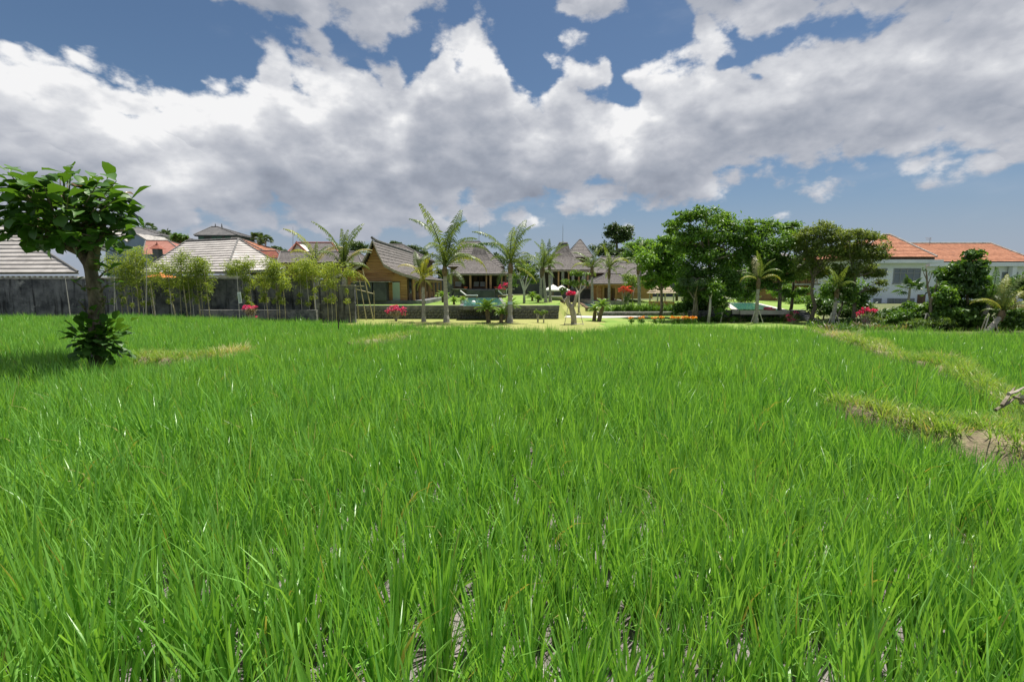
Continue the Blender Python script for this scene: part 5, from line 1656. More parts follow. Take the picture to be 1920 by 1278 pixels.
cycad("cycad left of centre on the yellow lawn, tilted trunk", 916, 604, 580, 34.2, 4.2, 25, 1, lean=-3)
cycad("smallest cycad on the yellow lawn between two larger ones", 939, 605, 588, 34.0, 3.4, 15, 2, lean=2)
cycad("cycad half hidden behind the banded palm trunk", 950, 603, 574, 35.0, 3.4, 20, 3, lean=6)
cycad("left cycad of the pair beside the path", 1115, 599, 582, 36.2, 3.4, 17, 4, lean=1)
cycad("right taller cycad of the pair beside the path", 1124, 601, 574, 35.6, 3.8, 18, 5, lean=6)
cycad("cycad on the lawn just right of the wooden house", 830, 568, 556, 46, 2.2, 15, 6, zb=.41)
cycad("small cycad on the terrace left of the potted one", 851, 573, 565, 40.5, 2.2, 13, 7, zb=.41)
cycad("cycad in a white pot at the near left pool corner", 868, 573, 564, 40.3, 2.0, 12, 8, zb=.41, pot=True)
cycad("round cycad on the terrace right of the frangipani", 998, 562, 557, 50, 2.0, 14, 9, zb=.41, kind='cycad_leaf')
cycad("low dark cycad beside the three slender palms", 1009, 567, 561, 46, 2.0, 11, 10, zb=.41)

# ------------------------------------------------------------------ bamboo along the black wall
def bamboo(label, px, d, culms, blobs_px, seed, n=900, leaf=.16):
    rng = random.Random(seed)
    zb = LOW
    t = thing('bamboo_clump', (wx(px, d), d, zb), label, 'bamboo', 'bamboo planted along the black wall')
    for (b0, b1, ytop, r) in culms:
        dd = rng.uniform(-.3, .3)
        a = Vector((wx(b0, d + dd), d + dd, zb - .1)); e = W(b1, ytop, d + dd)
        pts = [a.lerp(e, k / 6) + Vector((math.sin(k) * .02, 0, 0)) for k in range(7)]
        MB().tube(pts, [r * (1 - .09 * k) for k in range(7)], 6).obj('culm', 'cane' if rng.random() < .6 else 'cane_grey', t)
    bl = [blob(x, y, d, rx, ry, dd=rng.uniform(-.3, .3)) for (x, y, rx, ry) in blobs_px]
    for (b0, b1, ytop, r) in culms:
        for _ in range(2):
            yy = rng.uniform(535, 572); f_ = (595 - yy) / (595 - ytop)
            bl.append(blob(b0 + (b1 - b0) * f_ + rng.uniform(-3, 3), yy, d, 6, 6, dd=rng.uniform(-.3, .3)))
    crown('foliage', bl, int(n * 2.3), leaf * 1.1, 'bamboo_leaf', t, seed, aspect=.2, droop=.5, shell=.2, sub=22, subr=.55)
D_B = 28.4
bamboo("dark-stemmed bamboo clump right behind the leafy tree", 225, D_B, [(214, 213, 500, .03), (237, 229, 505, .025), (222, 224, 490, .02)], [(215, 505, 24, 22), (232, 525, 18, 20), (205, 490, 16, 16)], 1, 800)
bamboo("tall yellow-green bamboo clump left of the orange parasol", 255, D_B, [(243, 244, 480, .03), (255, 253, 476, .04), (264, 261, 490, .02), (270, 268, 480, .02), (282, 276, 500, .02)], [(250, 480, 26, 18), (245, 505, 26, 20), (258, 520, 24, 18), (268, 490, 16, 16), (236, 500, 14, 18)], 2, 1700)
bamboo("bamboo clump in front of the orange parasol", 300, D_B, [(285, 281, 510, .028), (288, 279, 500, .02), (328, 308, 500, .045), (318, 315, 500, .02)], [(300, 505, 22, 22), (312, 530, 26, 16), (290, 520, 14, 14), (318, 505, 16, 20)], 3, 1000)
bamboo("broad dense bamboo clump right of the orange parasol", 350, D_B, [(348, 338, 485, .04), (334, 336, 500, .02), (353, 350, 480, .02), (358, 357, 490, .03), (371, 366, 490, .045), (376, 374, 500, .02), (390, 383, 500, .03)], [(340, 485, 20, 18), (350, 505, 28, 24), (372, 505, 26, 24), (385, 515, 18, 22), (360, 530, 26, 14), (345, 525, 20, 16), (392, 540, 10, 14), (375, 490, 16, 12)], 4, 2500)
bamboo("bamboo clump right of the pale board", 452, D_B, [(456, 452, 495, .02), (462, 460, 490, .03), (466, 463, 495, .025), (469, 468, 500, .02)], [(448, 500, 22, 14), (460, 498, 20, 16), (462, 525, 16, 14), (436, 508, 14, 10)], 5, 1400)
bamboo("thin bamboo between two clumps before the black wall", 492, D_B, [(493, 492, 520, .022), (499, 496, 515, .03)], [(492, 525, 16, 12), (495, 538, 12, 10)], 6, 520)
bamboo("upright bamboo clump left of the wall's end", 518, D_B, [(516, 515, 490, .02), (521, 518, 480, .035), (532, 529, 500, .035)], [(516, 496, 20, 16), (522, 516, 20, 18), (532, 530, 18, 14), (508, 510, 12, 14)], 7, 1500)
bamboo("leafy bamboo clump behind the slim coconut palm", 570, D_B + 1, [(563, 562, 500, .02), (578, 574, 495, .02), (588, 586, 500, .025)], [(556, 505, 20, 16), (575, 498, 24, 18), (590, 510, 20, 16), (565, 520, 18, 12)], 8, 1700)
bamboo("bright bamboo clump between the slim palm and the thick palm", 622, 32.5, [(612, 612, 510, .025), (620, 619, 500, .02), (628, 626, 500, .025), (655, 650, 530, .02)], [(615, 510, 20, 16), (628, 502, 14, 12), (618, 530, 18, 12), (652, 512, 14, 16)], 9, 1300)

def lean_poles(label, items, d, name='bamboo_props', cat='poles'):
    t = thing(name, (wx(items[0][0], d), d, LOW), label, cat)
    for (x0, y0, x1, y1, r) in items:
        MB().tube([W(x0, y0, d), W(x1, y1, d)], [r, r * .8], 6).obj('pole', 'cane', t)
    return t
lean_poles("leaning bamboo pole frame before the wooden house wall", [(687, 600, 674, 525, .045), (700, 600, 680, 505, .05), (673, 600, 667, 535, .04), (664, 600, 660, 535, .04), (654, 600, 652, 535, .035), (702, 598, 701, 545, .035), (625, 537, 683, 536.5, .03), (660, 540, 702, 551, .04)], 36.9)
lean_poles("thin upright bamboo stakes between the two left palms", [(610, 600, 610, 535, .03), (618, 600, 616, 520, .03), (626, 600, 624, 530, .028), (633, 600, 631, 530, .03)], 36.8)
for (px0, px1, y0, y1, d, lab, m_) in ((271, 275, 600, 468, 27.0, "tall grey stake left of the orange parasol", 'cane_grey'), (133, 122, 600, 520, 27.0, "grey stake left of the leafy tree's trunk", 'cane_grey'),
                                    (633.5, 634.5, 640, 531, 16.5, "thin dark stick standing in the rice before the left palms", 'bark_dark'), (212, 214, 600, 520, 27.2, "pale stake just right of the leafy tree", 'cane_grey')):
    a, b = W(px0, y0, d), W(px1, y1, d)
    a.z = (LOW if d > 25 else -.1)
    t = thing('stake', tuple(a), lab, 'stake')
    MB().tube([a, a.lerp(b, .5) + Vector((.015, 0, 0)), b], [.026, .022, .014], 6).obj('pole', m_, t)
    MB().tube([b - Vector((0, 0, .02)), b + Vector((.01, 0, .06))], [.015, .006], 5).obj('tip', m_, t)

# ------------------------------------------------------------------ shrubs and flowers
def stems(mb, base, tips, r, n=5):
    for tip in tips:
        tip = Vector(tip); mid = base.lerp(tip, .5) + Vector((0, 0, (tip.z - base.z) * .12))
        mb.tube([base, mid, tip], [r, r * .75, r * .4], n)

def bougain(label, px, py_base, d, flowers, leaves, seed, fmat='flower_pink', lmat='dry_twig_leaf', nf=500, nl=300, zb=None, leaf=.09, sr=.03):
    zb = terrain(wx(px, d), d) if zb is None else zb
    base = Vector((wx(px, d), d, zb))
    t = thing('bougainvillea', tuple(base), label, 'shrub', 'flowering bougainvilleas')
    rng = random.Random(seed)
    mb = MB()
    tips = [Vector(blob(x, y, d, rx, ry)[0]) + Vector((rng.uniform(-.2, .2), rng.uniform(-.2, .2), 0)) for (x, y, rx, ry) in flowers + leaves for _ in range(3)]
    stems(mb, base - Vector((0, 0, .05)), tips, sr)
    mb.obj('stem', 'wood_grey', t)
    if leaves: crown('foliage', [blob(x, y, d, rx, ry) for (x, y, rx, ry) in leaves], nl, leaf, lmat, t, seed + 1, shell=.2, sub=10, subr=.5)
    crown('flowers', [blob(x, y, d, rx, ry) for (x, y, rx, ry) in flowers], nf, leaf * .9, fmat, t, seed + 2, aspect=.8, shell=.5, sub=14, subr=.28, droop=0)
bougain("small pink bougainvillea with dry twigs before the black wall", 473, 598, 26.5, [(462, 577, 8, 5), (472, 576, 9, 4), (468, 590, 4, 3), (480, 593, 3, 2)], [(474, 584, 13, 8), (468, 584, 10, 6)], 1, nf=420, nl=360, zb=-.5)
bougain("pink bougainvillea bush on the yellow lawn", 741, 600, 35.8, [(735, 578, 10, 5), (748, 578, 11, 5), (727, 584, 6, 5), (757, 585, 6, 6), (742, 575, 8, 4)], [(741, 588, 15, 7)], 2, nf=900, nl=420)
bougain("magenta bougainvillea on the terrace beside the verandah", 942, 555, 60, [(941, 538, 8, 6), (948, 534, 6, 4)], [(944, 545, 8, 5)], 3, fmat='flower_magenta', lmat='shrub_leaf', nf=300, nl=160, zb=.42, leaf=.14)
bougain("rounded coral-red bush beside the guest house", 1173, 566, 46, [(1167, 543, 8, 6), (1178, 542, 8, 6), (1172, 539, 8, 4), (1184, 546, 4, 4)], [(1176, 558, 10, 9), (1180, 552, 6, 5)], 4, fmat='flower_coral', lmat='shrub_leaf', nf=900, nl=500, zb=-.05, leaf=.11)
bougain("dusty pink bougainvillea beside the garden steps", 1488, 606, 33.5, [(1484, 598, 9, 5), (1478, 592, 6, 4), (1492, 585, 5, 4)], [(1488, 594, 15, 11), (1497, 598, 8, 8)], 5, fmat='flower_pink', lmat='tree_leaf_olive', nf=260, nl=700)
bougain("loose crimson bougainvillea before the white house", 1628, 612, 30.5, [(1622, 580, 8, 6), (1612, 586, 7, 4), (1634, 582, 10, 5), (1608, 592, 3, 3), (1622, 601, 4, 3), (1642, 582, 5, 3)], [(1640, 596, 16, 9), (1625, 592, 8, 8)], 6, fmat='flower_magenta', lmat='frangipani_leaf', nf=420, nl=600)

# gnarled stump with a tuft of flowers, propped on poles
def stump():
    d = 32.5
    base = W(1076, 612, d); base.z = LOW
    t = thing('flowering_stump', tuple(base), "gnarled propped stump tree with a red flower tuft on the yellow lawn", 'tree')
    m = MPP(d); P = lambda a, b, dd=0: W(a, b, d + dd)
    mb = MB()
    mb.tube([base - Vector((0, 0, .1)), P(1076, 598), P(1075, 588), P(1072, 578), P(1074, 570)], [x * m for x in (6.2, 5.2, 5.8, 5.0, 4.2)], 9)
    mb.tube([P(1073, 580), P(1066, 570, .1), P(1063, 562, .1), P(1066, 555)], [x * m for x in (4.6, 4.4, 4.6, 2.8)], 8)
    mb.tube([P(1075, 574), P(1079, 564), P(1080, 556), P(1084, 545)], [x * m for x in (4.2, 3.2, 3.0, 1.4)], 8)
    mb.tube([P(1064, 563), P(1058, 561)], [2.2 * m, 1.2 * m], 6)
    mb.obj('trunk', 'wood_grey', t, smooth=True)
    for (x0, x1) in ((1059, 1066), (1095, 1084)):
        MB().tube([Vector((wx(x0, d - .2), d - .2, LOW - .05)), P(x1, 571, -.2)], .022, 5).obj('prop_pole', 'cane_grey', t)
    MB().tube([Vector((wx(1058, d - .25), d - .25, LOW + .05)), Vector((wx(1096, d - .25), d - .25, LOW + .05))], .02, 5).obj('prop_pole', 'cane_grey', t)
    crown('flowers', [blob(1068, 551, d, 6, 4), blob(1075, 550, d, 7, 3.5), blob(1070, 548, d, 6, 3)], 420, .09, 'flower_magenta', t, 3, aspect=.8, shell=.4, subr=.35)
    crown('foliage', [blob(1088, 532, d + 8, 14, 9), blob(1075, 530, d + 8, 8, 6)], 10, .1, 'frangipani_leaf', t, 4)
stump()

def frangipani(label, px, py_base, d, limbs, blobs_px, seed, zb, n=500, leaf=.3, mat='frangipani_leaf', bark='bark_pale', r=.1, aspect=.4, name='frangipani_tree'):
    base = Vector((wx(px, d), d, zb))
    t = thing(name, tuple(base), label, 'tree')
    mb = MB()
    for L in limbs:
        pts = [base - Vector((0, 0, .1))] + [W(a, b, d) for a, b in L]
        k = len(pts)
        mb.tube(pts, [r * (1 - .75 * i / (k - 1)) for i in range(k)], 7)
    mb.obj('trunk', bark, t, smooth=True)
    crown('crown', [blob(x, y, d, rx, ry) for (x, y, rx, ry) in blobs_px], n, leaf, mat, t, seed, aspect=aspect, shell=.3, sub=10, subr=.4)
    return t
frangipani("frangipani with white forked trunk on the terrace", 983, 570, 44, [[(983, 548), (981, 530), (974, 510)], [(983, 548), (986, 530), (990, 512)], [(983, 545), (976, 525), (968, 505)], [(983, 545), (992, 530), (998, 518)]],
           [(972, 520, 14, 10), (990, 512, 14, 10), (984, 500, 14, 8), (998, 525, 10, 10), (966, 536, 10, 6), (1000, 510, 8, 6)], 1, .41, 700, .30, r=.13)
frangipani("wide frangipani with pale leaves behind the flowering stump", 1086, 570, 43, [[(1086, 552), (1078, 535), (1065, 528)], [(1086, 550), (1090, 532), (1092, 518)], [(1086, 550), (1098, 535), (1103, 525)]],
           [(1064, 529, 12, 6), (1080, 532, 12, 7), (1098, 530, 10, 7), (1078, 512, 12, 6), (1093, 514, 12, 6), (1056, 545, 8, 8)], 2, -.3, 900, .28, r=.10)
frangipani("left one of two small spindly shrubs on the yellow lawn", 1009, 603, 34.3, [[(1007, 592), (1006, 586)], [(1010, 592), (1012, 586)]], [(1006, 584, 6, 5), (1012, 587, 5, 4)], 3, LOW, 130, .16, r=.05, name='spindly_shrub')
frangipani("right one of two small spindly shrubs on the yellow lawn", 1020, 604, 34.1, [[(1019, 593), (1017, 587)], [(1020, 593), (1023, 586)]], [(1018, 586, 5, 5), (1023, 584, 5, 4)], 4, LOW, 130, .16, r=.05, name='spindly_shrub')
frangipani("small pale-leaved sapling before the right-hand pool wall", 1354, 604, 34.5, [[(1354, 590), (1352, 580)], [(1354, 588), (1360, 578)]], [(1350, 580, 14, 8), (1360, 572, 10, 6), (1345, 590, 8, 6), (1364, 588, 8, 5)], 5, LOW, 420, .2, r=.05, mat='tree_leaf_fresh', name='sapling')
frangipani("low round green shrub below the right-hand pool", 1378, 604, 34, [[(1378, 600)]], [(1378, 597, 7, 4), (1374, 600, 6, 3)], 6, LOW, 160, .14, r=.03, mat='hedge_leaf', name='round_shrub')

# ------------------------------------------------------------------ trees
def tree(label, px, d, trunk, limbs, blobs_px, n, leaf, mat, seed, zb=None, r=.14, bark='bark_tree', name='shade_tree', aspect=.5, dd=None, sub=16, subr=.46, droop=.25, stakes=False, flat=.8, ddj=.9):
    """trunk: list of photo pixels from the foot up; limbs reach for the leaf masses"""
    zb = terrain(wx(px, d), d) if zb is None else zb
    base = Vector((wx(px, d), d, zb))
    t = thing(name, tuple(base), label, 'tree')
    rng = random.Random(seed)
    bl = []
    for (x, y, rx, ry) in blobs_px:
        bl.append(blob(x, y, d, rx, ry, dd=rng.uniform(-ddj, ddj)))
    mb = MB()
    pts = [base - Vector((0, 0, .15))] + [W(a, b, d) for a, b in trunk]
    k = len(pts)
    mb.tube(pts, [r * (1.15 - .5 * i / (k - 1)) for i in range(k)], 9)
    mb.obj('trunk', bark, t, smooth=True)
    lm = MB(); crot = pts[-1]
    for (c, rx, ry, rz) in bl:
        c = Vector(c); low = pts[-1] if c.z > pts[-1].z else pts[-2]
        mid = low.lerp(c, .5) + Vector((rng.uniform(-.2, .2), rng.uniform(-.2, .2), rng.uniform(0, .3)))
        lm.tube([low, mid, c], [r * .5, r * .32, r * .12], 6)
        for _ in range(3):
            e = c + Vector((rng.uniform(-rx, rx), rng.uniform(-ry, ry), rng.uniform(-.2, .8) * rz)) * .8
            lm.tube([mid.lerp(c, .6), e], [r * .14, r * .05], 4)
    lm.obj('limbs', bark, t)
    crown('crown', bl, int(n * 1.25), leaf, mat, t, seed, aspect=aspect, shell=.3, sub=sub, subr=subr, droop=droop, flat=flat)
    if stakes:
        for dx in (-.45, .45, .1):
            MB().tube([base + Vector((dx, -.25 if dx != .1 else .4, -.05)), base + Vector((dx * .12, -.02, .75))], .025, 5).obj('stake', 'bark_pale', t)
    return t

tree("bright green tree at the left end of the right-hand grove", 1240, 40.0, [(1241, 575), (1240, 545), (1241, 515)], None,
     [(1215, 490, 24, 20), (1245, 470, 30, 22), (1238, 500, 30, 20), (1262, 490, 22, 26), (1225, 520, 20, 14), (1255, 525, 22, 14), (1205, 470, 14, 10), (1250, 450, 20, 10), (1218, 535, 12, 10)], 6500, .30, 'tree_leaf_fresh', 21, r=.13)
tree("tallest spreading shade tree in the right-hand grove", 1332, 36.5, [(1331, 575), (1332, 530), (1330, 490)], None,
     [(1265, 420, 18, 8), (1285, 408, 22, 12), (1320, 402, 28, 14), (1352, 415, 30, 14), (1385, 425, 28, 14), (1300, 435, 34, 16), (1345, 445, 40, 20), (1390, 450, 30, 20), (1280, 460, 30, 18), (1320, 475, 36, 22), (1370, 485, 34, 24), (1400, 480, 20, 20), (1262, 432, 14, 8), (1408, 418, 12, 7)], 13000, .26, 'tree_leaf', 22, r=.17)
tree("deep green tree under the tall shade tree", 1308, 35.6, [(1306, 580), (1304, 550), (1306, 525)], None,
     [(1290, 510, 26, 22), (1320, 520, 30, 24), (1300, 545, 28, 16), (1340, 540, 24, 20), (1280, 535, 16, 14), (1365, 525, 24, 28), (1345, 560, 18, 14), (1378, 545, 16, 16)], 9500, .22, 'tree_leaf', 23, r=.13)
tree("blue-green feathery sapling in front of the deep green tree", 1298, 34.8, [(1300, 585), (1302, 562)], None,
     [(1288, 530, 18, 12), (1302, 545, 18, 10), (1310, 530, 14, 10), (1278, 545, 8, 8)], 2200, .17, 'tree_leaf_blue', 24, r=.07, aspect=.28)
tree("small tree with curved white trunk beside the thatched hut", 1282, 37.5, [(1286, 580), (1292, 565), (1290, 548)], None, [(1288, 540, 14, 10), (1276, 535, 10, 8)], 900, .2, 'tree_leaf', 25, r=.09, bark='bark_pale')
tree("slim pale-trunked tree below the tall shade tree", 1331, 34.2, [(1331, 580), (1332, 560)], None, [(1332, 548, 16, 10), (1340, 538, 12, 10)], 1100, .2, 'tree_leaf', 26, r=.10, bark='bark_pale')
tree("rounded tree right of the tallest shade tree, behind the young palm", 1462, 36.8, [(1461, 580), (1463, 545), (1458, 510)], None,
     [(1420, 440, 22, 16), (1445, 425, 26, 12), (1478, 428, 20, 12), (1430, 470, 28, 20), (1465, 455, 30, 22), (1490, 450, 16, 18), (1445, 500, 28, 20), (1475, 495, 26, 20), (1415, 500, 16, 18), (1490, 420, 8, 6), (1412, 535, 18, 14), (1440, 532, 20, 14), (1400, 550, 12, 10)], 11500, .24, 'tree_leaf', 27, r=.15)
tree("dark-trunked tree between the right pool and the garden steps", 1485, 37.5, [(1484, 575), (1487, 550), (1488, 525)], None,
     [(1475, 522, 20, 10), (1500, 515, 20, 12), (1505, 545, 14, 8), (1465, 505, 16, 10)], 2800, .2, 'tree_leaf', 28, r=.12, bark='bark_dark')
tree("low green tree in front of the timber house", 1466, 35.5, [(1466, 590), (1462, 565)], None, [(1480, 552, 12, 6), (1496, 548, 12, 6), (1470, 546, 8, 5)], 1100, .2, 'tree_leaf_fresh', 29, r=.07)
tree("broad olive tree behind the garden steps", 1523, 34.5, [(1522, 595), (1528, 575), (1522, 550), (1524, 520)], None,
     [(1510, 440, 22, 14), (1540, 432, 26, 14), (1570, 440, 24, 14), (1520, 470, 30, 20), (1555, 465, 32, 22), (1580, 470, 20, 20), (1505, 500, 20, 20), (1535, 505, 28, 20), (1500, 460, 14, 16)], 10500, .22, 'tree_leaf_olive', 30, r=.14, aspect=.35)
tree("olive tree left of the white house", 1602, 33.5, [(1601, 590), (1604, 555), (1602, 520)], None,
     [(1592, 440, 20, 12), (1615, 440, 24, 12), (1640, 445, 20, 10), (1600, 470, 28, 20), (1635, 468, 28, 18), (1655, 480, 16, 8), (1590, 505, 28, 18), (1625, 505, 26, 16), (1650, 512, 16, 7), (1652, 530, 12, 7), (1636, 545, 16, 8)], 9500, .21, 'tree_leaf_olive', 31, r=.12, aspect=.35)
tree("fresh green shrub tree with several stems before the olive tree", 1570, 32.6, [(1572, 590), (1580, 570)], None,
     [(1560, 545, 24, 16), (1590, 550, 20, 18), (1575, 530, 20, 10), (1610, 560, 16, 14)], 3600, .19, 'tree_leaf', 32, r=.07)
tree("dark evergreen shrub mass between the steps and the white house", 1548, 36.5, [(1545, 590)], None,
     [(1545, 580, 22, 16), (1580, 585, 24, 16), (1610, 578, 22, 18), (1525, 570, 14, 14), (1600, 560, 20, 14)], 5200, .2, 'shrub_leaf', 33, r=.06, name='evergreen_shrub')
tree("leafy mixed shrub mass under the grove, left of the right pool", 1300, 37.2, [(1300, 590)], None,
     [(1290, 575, 22, 14), (1320, 578, 22, 14), (1345, 572, 16, 14), (1270, 580, 14, 10), (1310, 560, 24, 12)], 5200, .2, 'shrub_leaf', 34, r=.06, name='evergreen_shrub')
tree("dense tree behind the grove, left of the tall shade tree", 1200, 58.0, [(1200, 540), (1202, 510)], None,
     [(1190, 465, 20, 12), (1212, 458, 22, 12), (1230, 470, 20, 14), (1180, 480, 16, 12), (1250, 460, 18, 12)], 3400, .32, 'tree_leaf_fresh', 35, zb=-.05)
tree("leaning shrub tree beside the coral bush with white-edged leaves", 1186, 48, [(1186, 560), (1188, 545)], None, [(1182, 520, 16, 10), (1195, 528, 14, 10), (1178, 535, 10, 8)], 1500, .18, 'frangipani_leaf', 36, zb=-.05, r=.07)
tree("lone distant tree with flat-topped crown on the skyline", 1158, 84.0, [(1157, 475), (1156, 452)], None,
     [(1150, 428, 18, 9), (1172, 432, 16, 9), (1160, 446, 20, 8), (1142, 436, 10, 5), (1178, 444, 10, 6)], 3600, .42, 'tree_leaf_far', 37, zb=0, r=.28, bark='bark_dark')
for i, (px, py, rx, ry, d, lab) in enumerate(((1135, 468, 26, 14, 76, "rounded distant tree left of the lone skyline tree"), (1165, 476, 22, 10, 74, "low distant tree below the lone skyline tree"), (742, 458, 12, 5, 92, "distant treetop behind the wooden gable house"),
     (775, 470, 26, 10, 78, "distant banana-like tree right of the wooden gable house"), (672, 462, 18, 9, 88, "distant dark tree behind the thick-trunked palm"), (930, 490, 30, 14, 84, "distant dark tree behind the central pavilion"), (985, 500, 30, 16, 82, "distant tree between the two peaked pavilions"),
     (520, 470, 20, 8, 84, "distant low tree right of the orange roof"), (1270, 462, 30, 22, 66, "dark tree behind the grove seen left of its tallest tree"), (1425, 520, 40, 30, 64, "dark tree in the depth of the right-hand grove"), (1585, 540, 40, 30, 58, "shadowy tree between the timber house and the white house"), (338, 447, 14, 10, 70, "distant banana clump behind the pale tiled roof"))):
    tree(lab, px, d, [(px, py + ry * 1.2), (px, py)], None, [(px - rx * .4, py, rx * .6, ry), (px + rx * .4, py + 2, rx * .6, ry * .9), (px, py - ry * .3, rx * .5, ry * .8)], 1500, .38, 'tree_leaf_far' if d > 70 else 'tree_leaf', 50 + i, zb=LOW + .3, r=.16, name='background_tree', bark='bark_dark')

# big-leaved thicket before the white house
tree("tall big-leaved thicket tree before the white house's right wing", 1812, 29.5, [(1812, 590), (1815, 540), (1818, 500)], None,
     [(1822, 478, 18, 9), (1800, 500, 22, 14), (1830, 505, 20, 16), (1780, 520, 22, 18), (1812, 535, 30, 22), (1770, 550, 22, 20), (1840, 540, 18, 20), (1790, 570, 30, 22), (1822, 580, 26, 20), (1845, 490, 10, 6)], 5200, .34, 'shrub_leaf', 60, r=.09, name='thicket_tree', aspect=.5, droop=.7)
tree("lower big-leaved shrub at the foot of the thicket", 1790, 28.6, [(1790, 600)], None, [(1775, 590, 22, 14), (1805, 595, 24, 14), (1755, 575, 18, 20), (1835, 600, 16, 12), (1772, 556, 16, 14)], 3000, .28, 'tree_leaf', 61, r=.05, name='thicket_shrub', droop=.6)
tree("glossy shrub at the right edge under the yellowing palm", 1890, 27.5, [(1890, 605)], None, [(1880, 598, 20, 14), (1905, 600, 24, 16), (1925, 590, 20, 18)], 2600, .2, 'shrub_leaf', 62, r=.05, name='thicket_shrub')
tree("tall dark tree filling the right edge behind the palms", 1905, 33, [(1905, 590), (1903, 560)], None, [(1890, 540, 18, 16), (1915, 530, 20, 20), (1935, 545, 20, 20), (1870, 560, 14, 14)], 2600, .26, 'tree_leaf', 63, r=.09, name='thicket_tree')
tree("loose light green shrub left of the bare staked tree", 1700, 30.0, [(1700, 600)], None, [(1690, 592, 20, 10), (1715, 585, 18, 12), (1728, 597, 16, 9), (1675, 598, 12, 7), (1705, 572, 12, 6)], 2200, .22, 'hedge_leaf', 64, r=.04, name='loose_shrub', droop=.5)
tree("pale grassy shrub at the paddy edge near the bare tree", 1740, 28.3, [(1740, 606)], None, [(1730, 603, 18, 7), (1760, 602, 18, 8), (1790, 607, 18, 5), (1710, 606, 12, 4)], 1500, .22, 'frangipani_leaf', 65, r=.03, name='loose_shrub', aspect=.2)
tree("dark shrub in the shade beside the white house wall", 1655, 36, [(1655, 600)], None, [(1650, 590, 18, 12), (1675, 590, 16, 10), (1690, 582, 14, 10), (1635, 600, 12, 8)], 2400, .22, 'shrub_leaf', 66, r=.04, name='evergreen_shrub')

tree("fresh green large-leaved shrub between the dark thicket and the right palms", 1858, 30.5, [(1858, 590), (1856, 560)], None, [(1850, 548, 20, 14), (1866, 565, 20, 16), (1845, 575, 18, 14), (1880, 575, 16, 12), (1840, 520, 14, 10)], 2200, .3, 'tree_leaf_fresh', 160, r=.06, name='thicket_tree', droop=.6)
# bare staked tree
def bare_tree():
    d = 28.8
    base = Vector((wx(1743, d), d, LOW)); P = lambda a, b, dd=0: W(a, b, d + dd)
    t = thing('bare_tree', tuple(base), "nearly bare forked sapling held by short stakes before the white house", 'tree')
    mb = MB()
    mb.tube([base - Vector((0, 0, .1)), P(1745, 585), P(1744, 560), P(1739, 535), P(1737, 510), P(1736, 497)], [.10, .085, .07, .055, .035, .012], 8)
    mb.tube([P(1744, 568), P(1752, 555), P(1755, 535), P(1757, 525)], [.06, .045, .03, .01], 7)
    mb.tube([P(1738, 525), P(1732, 512), P(1731, 505)], [.035, .02, .008], 6)
    mb.tube([P(1739, 535), P(1745, 520), P(1747, 508)], [.03, .02, .008], 6)
    mb.tube([P(1755, 540), P(1761, 530)], [.022, .008], 5)
    mb.obj('trunk', 'bark_tree', t, smooth=True)
    for dx in (-.4, .42, .05):
        MB().tube([base + Vector((dx, -.25 if dx != .05 else .4, -.1)), base + Vector((dx * .1, -.02, .95))], .035, 6).obj('stake', 'bark_pale', t)
    crown('leaves', [blob(1733, 505, d, 5, 5), blob(1757, 527, d, 5, 4), blob(1745, 512, d, 4, 4)], 46, .16, 'shrub_leaf', t, 5)
bare_tree()
# short stakes at the young palms
for px, d, lab in ((1421, 34.0, "short crossed stakes round the young palm by the right pool"), (1566, 31.5, "leaning stakes at the foot of the young pale palm"), (1862, 27.0, "stakes at the foot of the yellowing palm")):
    b = Vector((wx(px, d), d, LOW)); t = thing('tree_stakes', tuple(b), lab, 'stakes')
    for dx, dy in ((-.45, -.2), (.45, -.2), (.05, .5)):
        MB().tube([b + Vector((dx, dy, -.1)), b + Vector((dx * .3, dy * .4, .85))], .03, 6).obj('stake', 'bark_pale', t)

# ------------------------------------------------------------------ hedge plants, flower beds, ground cover
strap = [tuft_mesh(f"strap_{i}", 800 + i, 22, (.5, 1.0), .055, .12, (.05, .55), (.3, 1.0), 'hedge_leaf', segs=4, flop=.3) for i in range(3)]
rngp = random.Random(31)
n_h = 16
ORD = ["first", "second", "third", "fourth", "fifth", "sixth", "seventh", "eighth", "ninth", "tenth", "eleventh", "twelfth", "thirteenth", "fourteenth", "fifteenth", "sixteenth", "seventeenth"]
for i in range(n_h):
    px = 1135 + i * 10.3; d = 43.2 + rngp.uniform(-.2, .5)
    o = thing('strap_leaf_plant', (wx(px, d), d, LOW + .25), f"{ORD[i]} strap-leaved plant from the left in the hedge row above the stone edging", 'plant', 'strap-leaved hedge plants')
    for k in range(3):
        mobj('leaf_tuft', strap[(i + k) % 3], o, (rngp.uniform(-.25, .25), rngp.uniform(-.2, .2), 0), (0, 0, rngp.uniform(0, 6)), rngp.uniform(.8, 1.25))
FLOWER_PX = [1183, 1203, 1228, 1240, 1262, 1272, 1284, 1293, 1302]
for i, px in enumerate(FLOWER_PX):
    d = 31.5 + rngp.uniform(-.3, .3)
    base = Vector((wx(px, d), d, LOW))
    t = thing('orange_flower_plant', tuple(base), f"{ORD[i]} orange-flowered plant from the left along the far edge of the rice", 'flower', 'orange flowers along the rice edge')
    crown('foliage', [blob(px, 602, d, 7, 6)], 160, .16, 'hedge_leaf', t, 900 + i, aspect=.3, shell=.1)
    crown('flowers', [blob(px + rngp.uniform(-1, 1), 595, d, 6, 2.6)], 70 if i < 5 else 130, .10, 'flower_orange', t, 920 + i, aspect=.7, shell=.3)
    MB().tube([base, base + Vector((0, 0, .6))], .012, 4).obj('stem', 'cane', t)

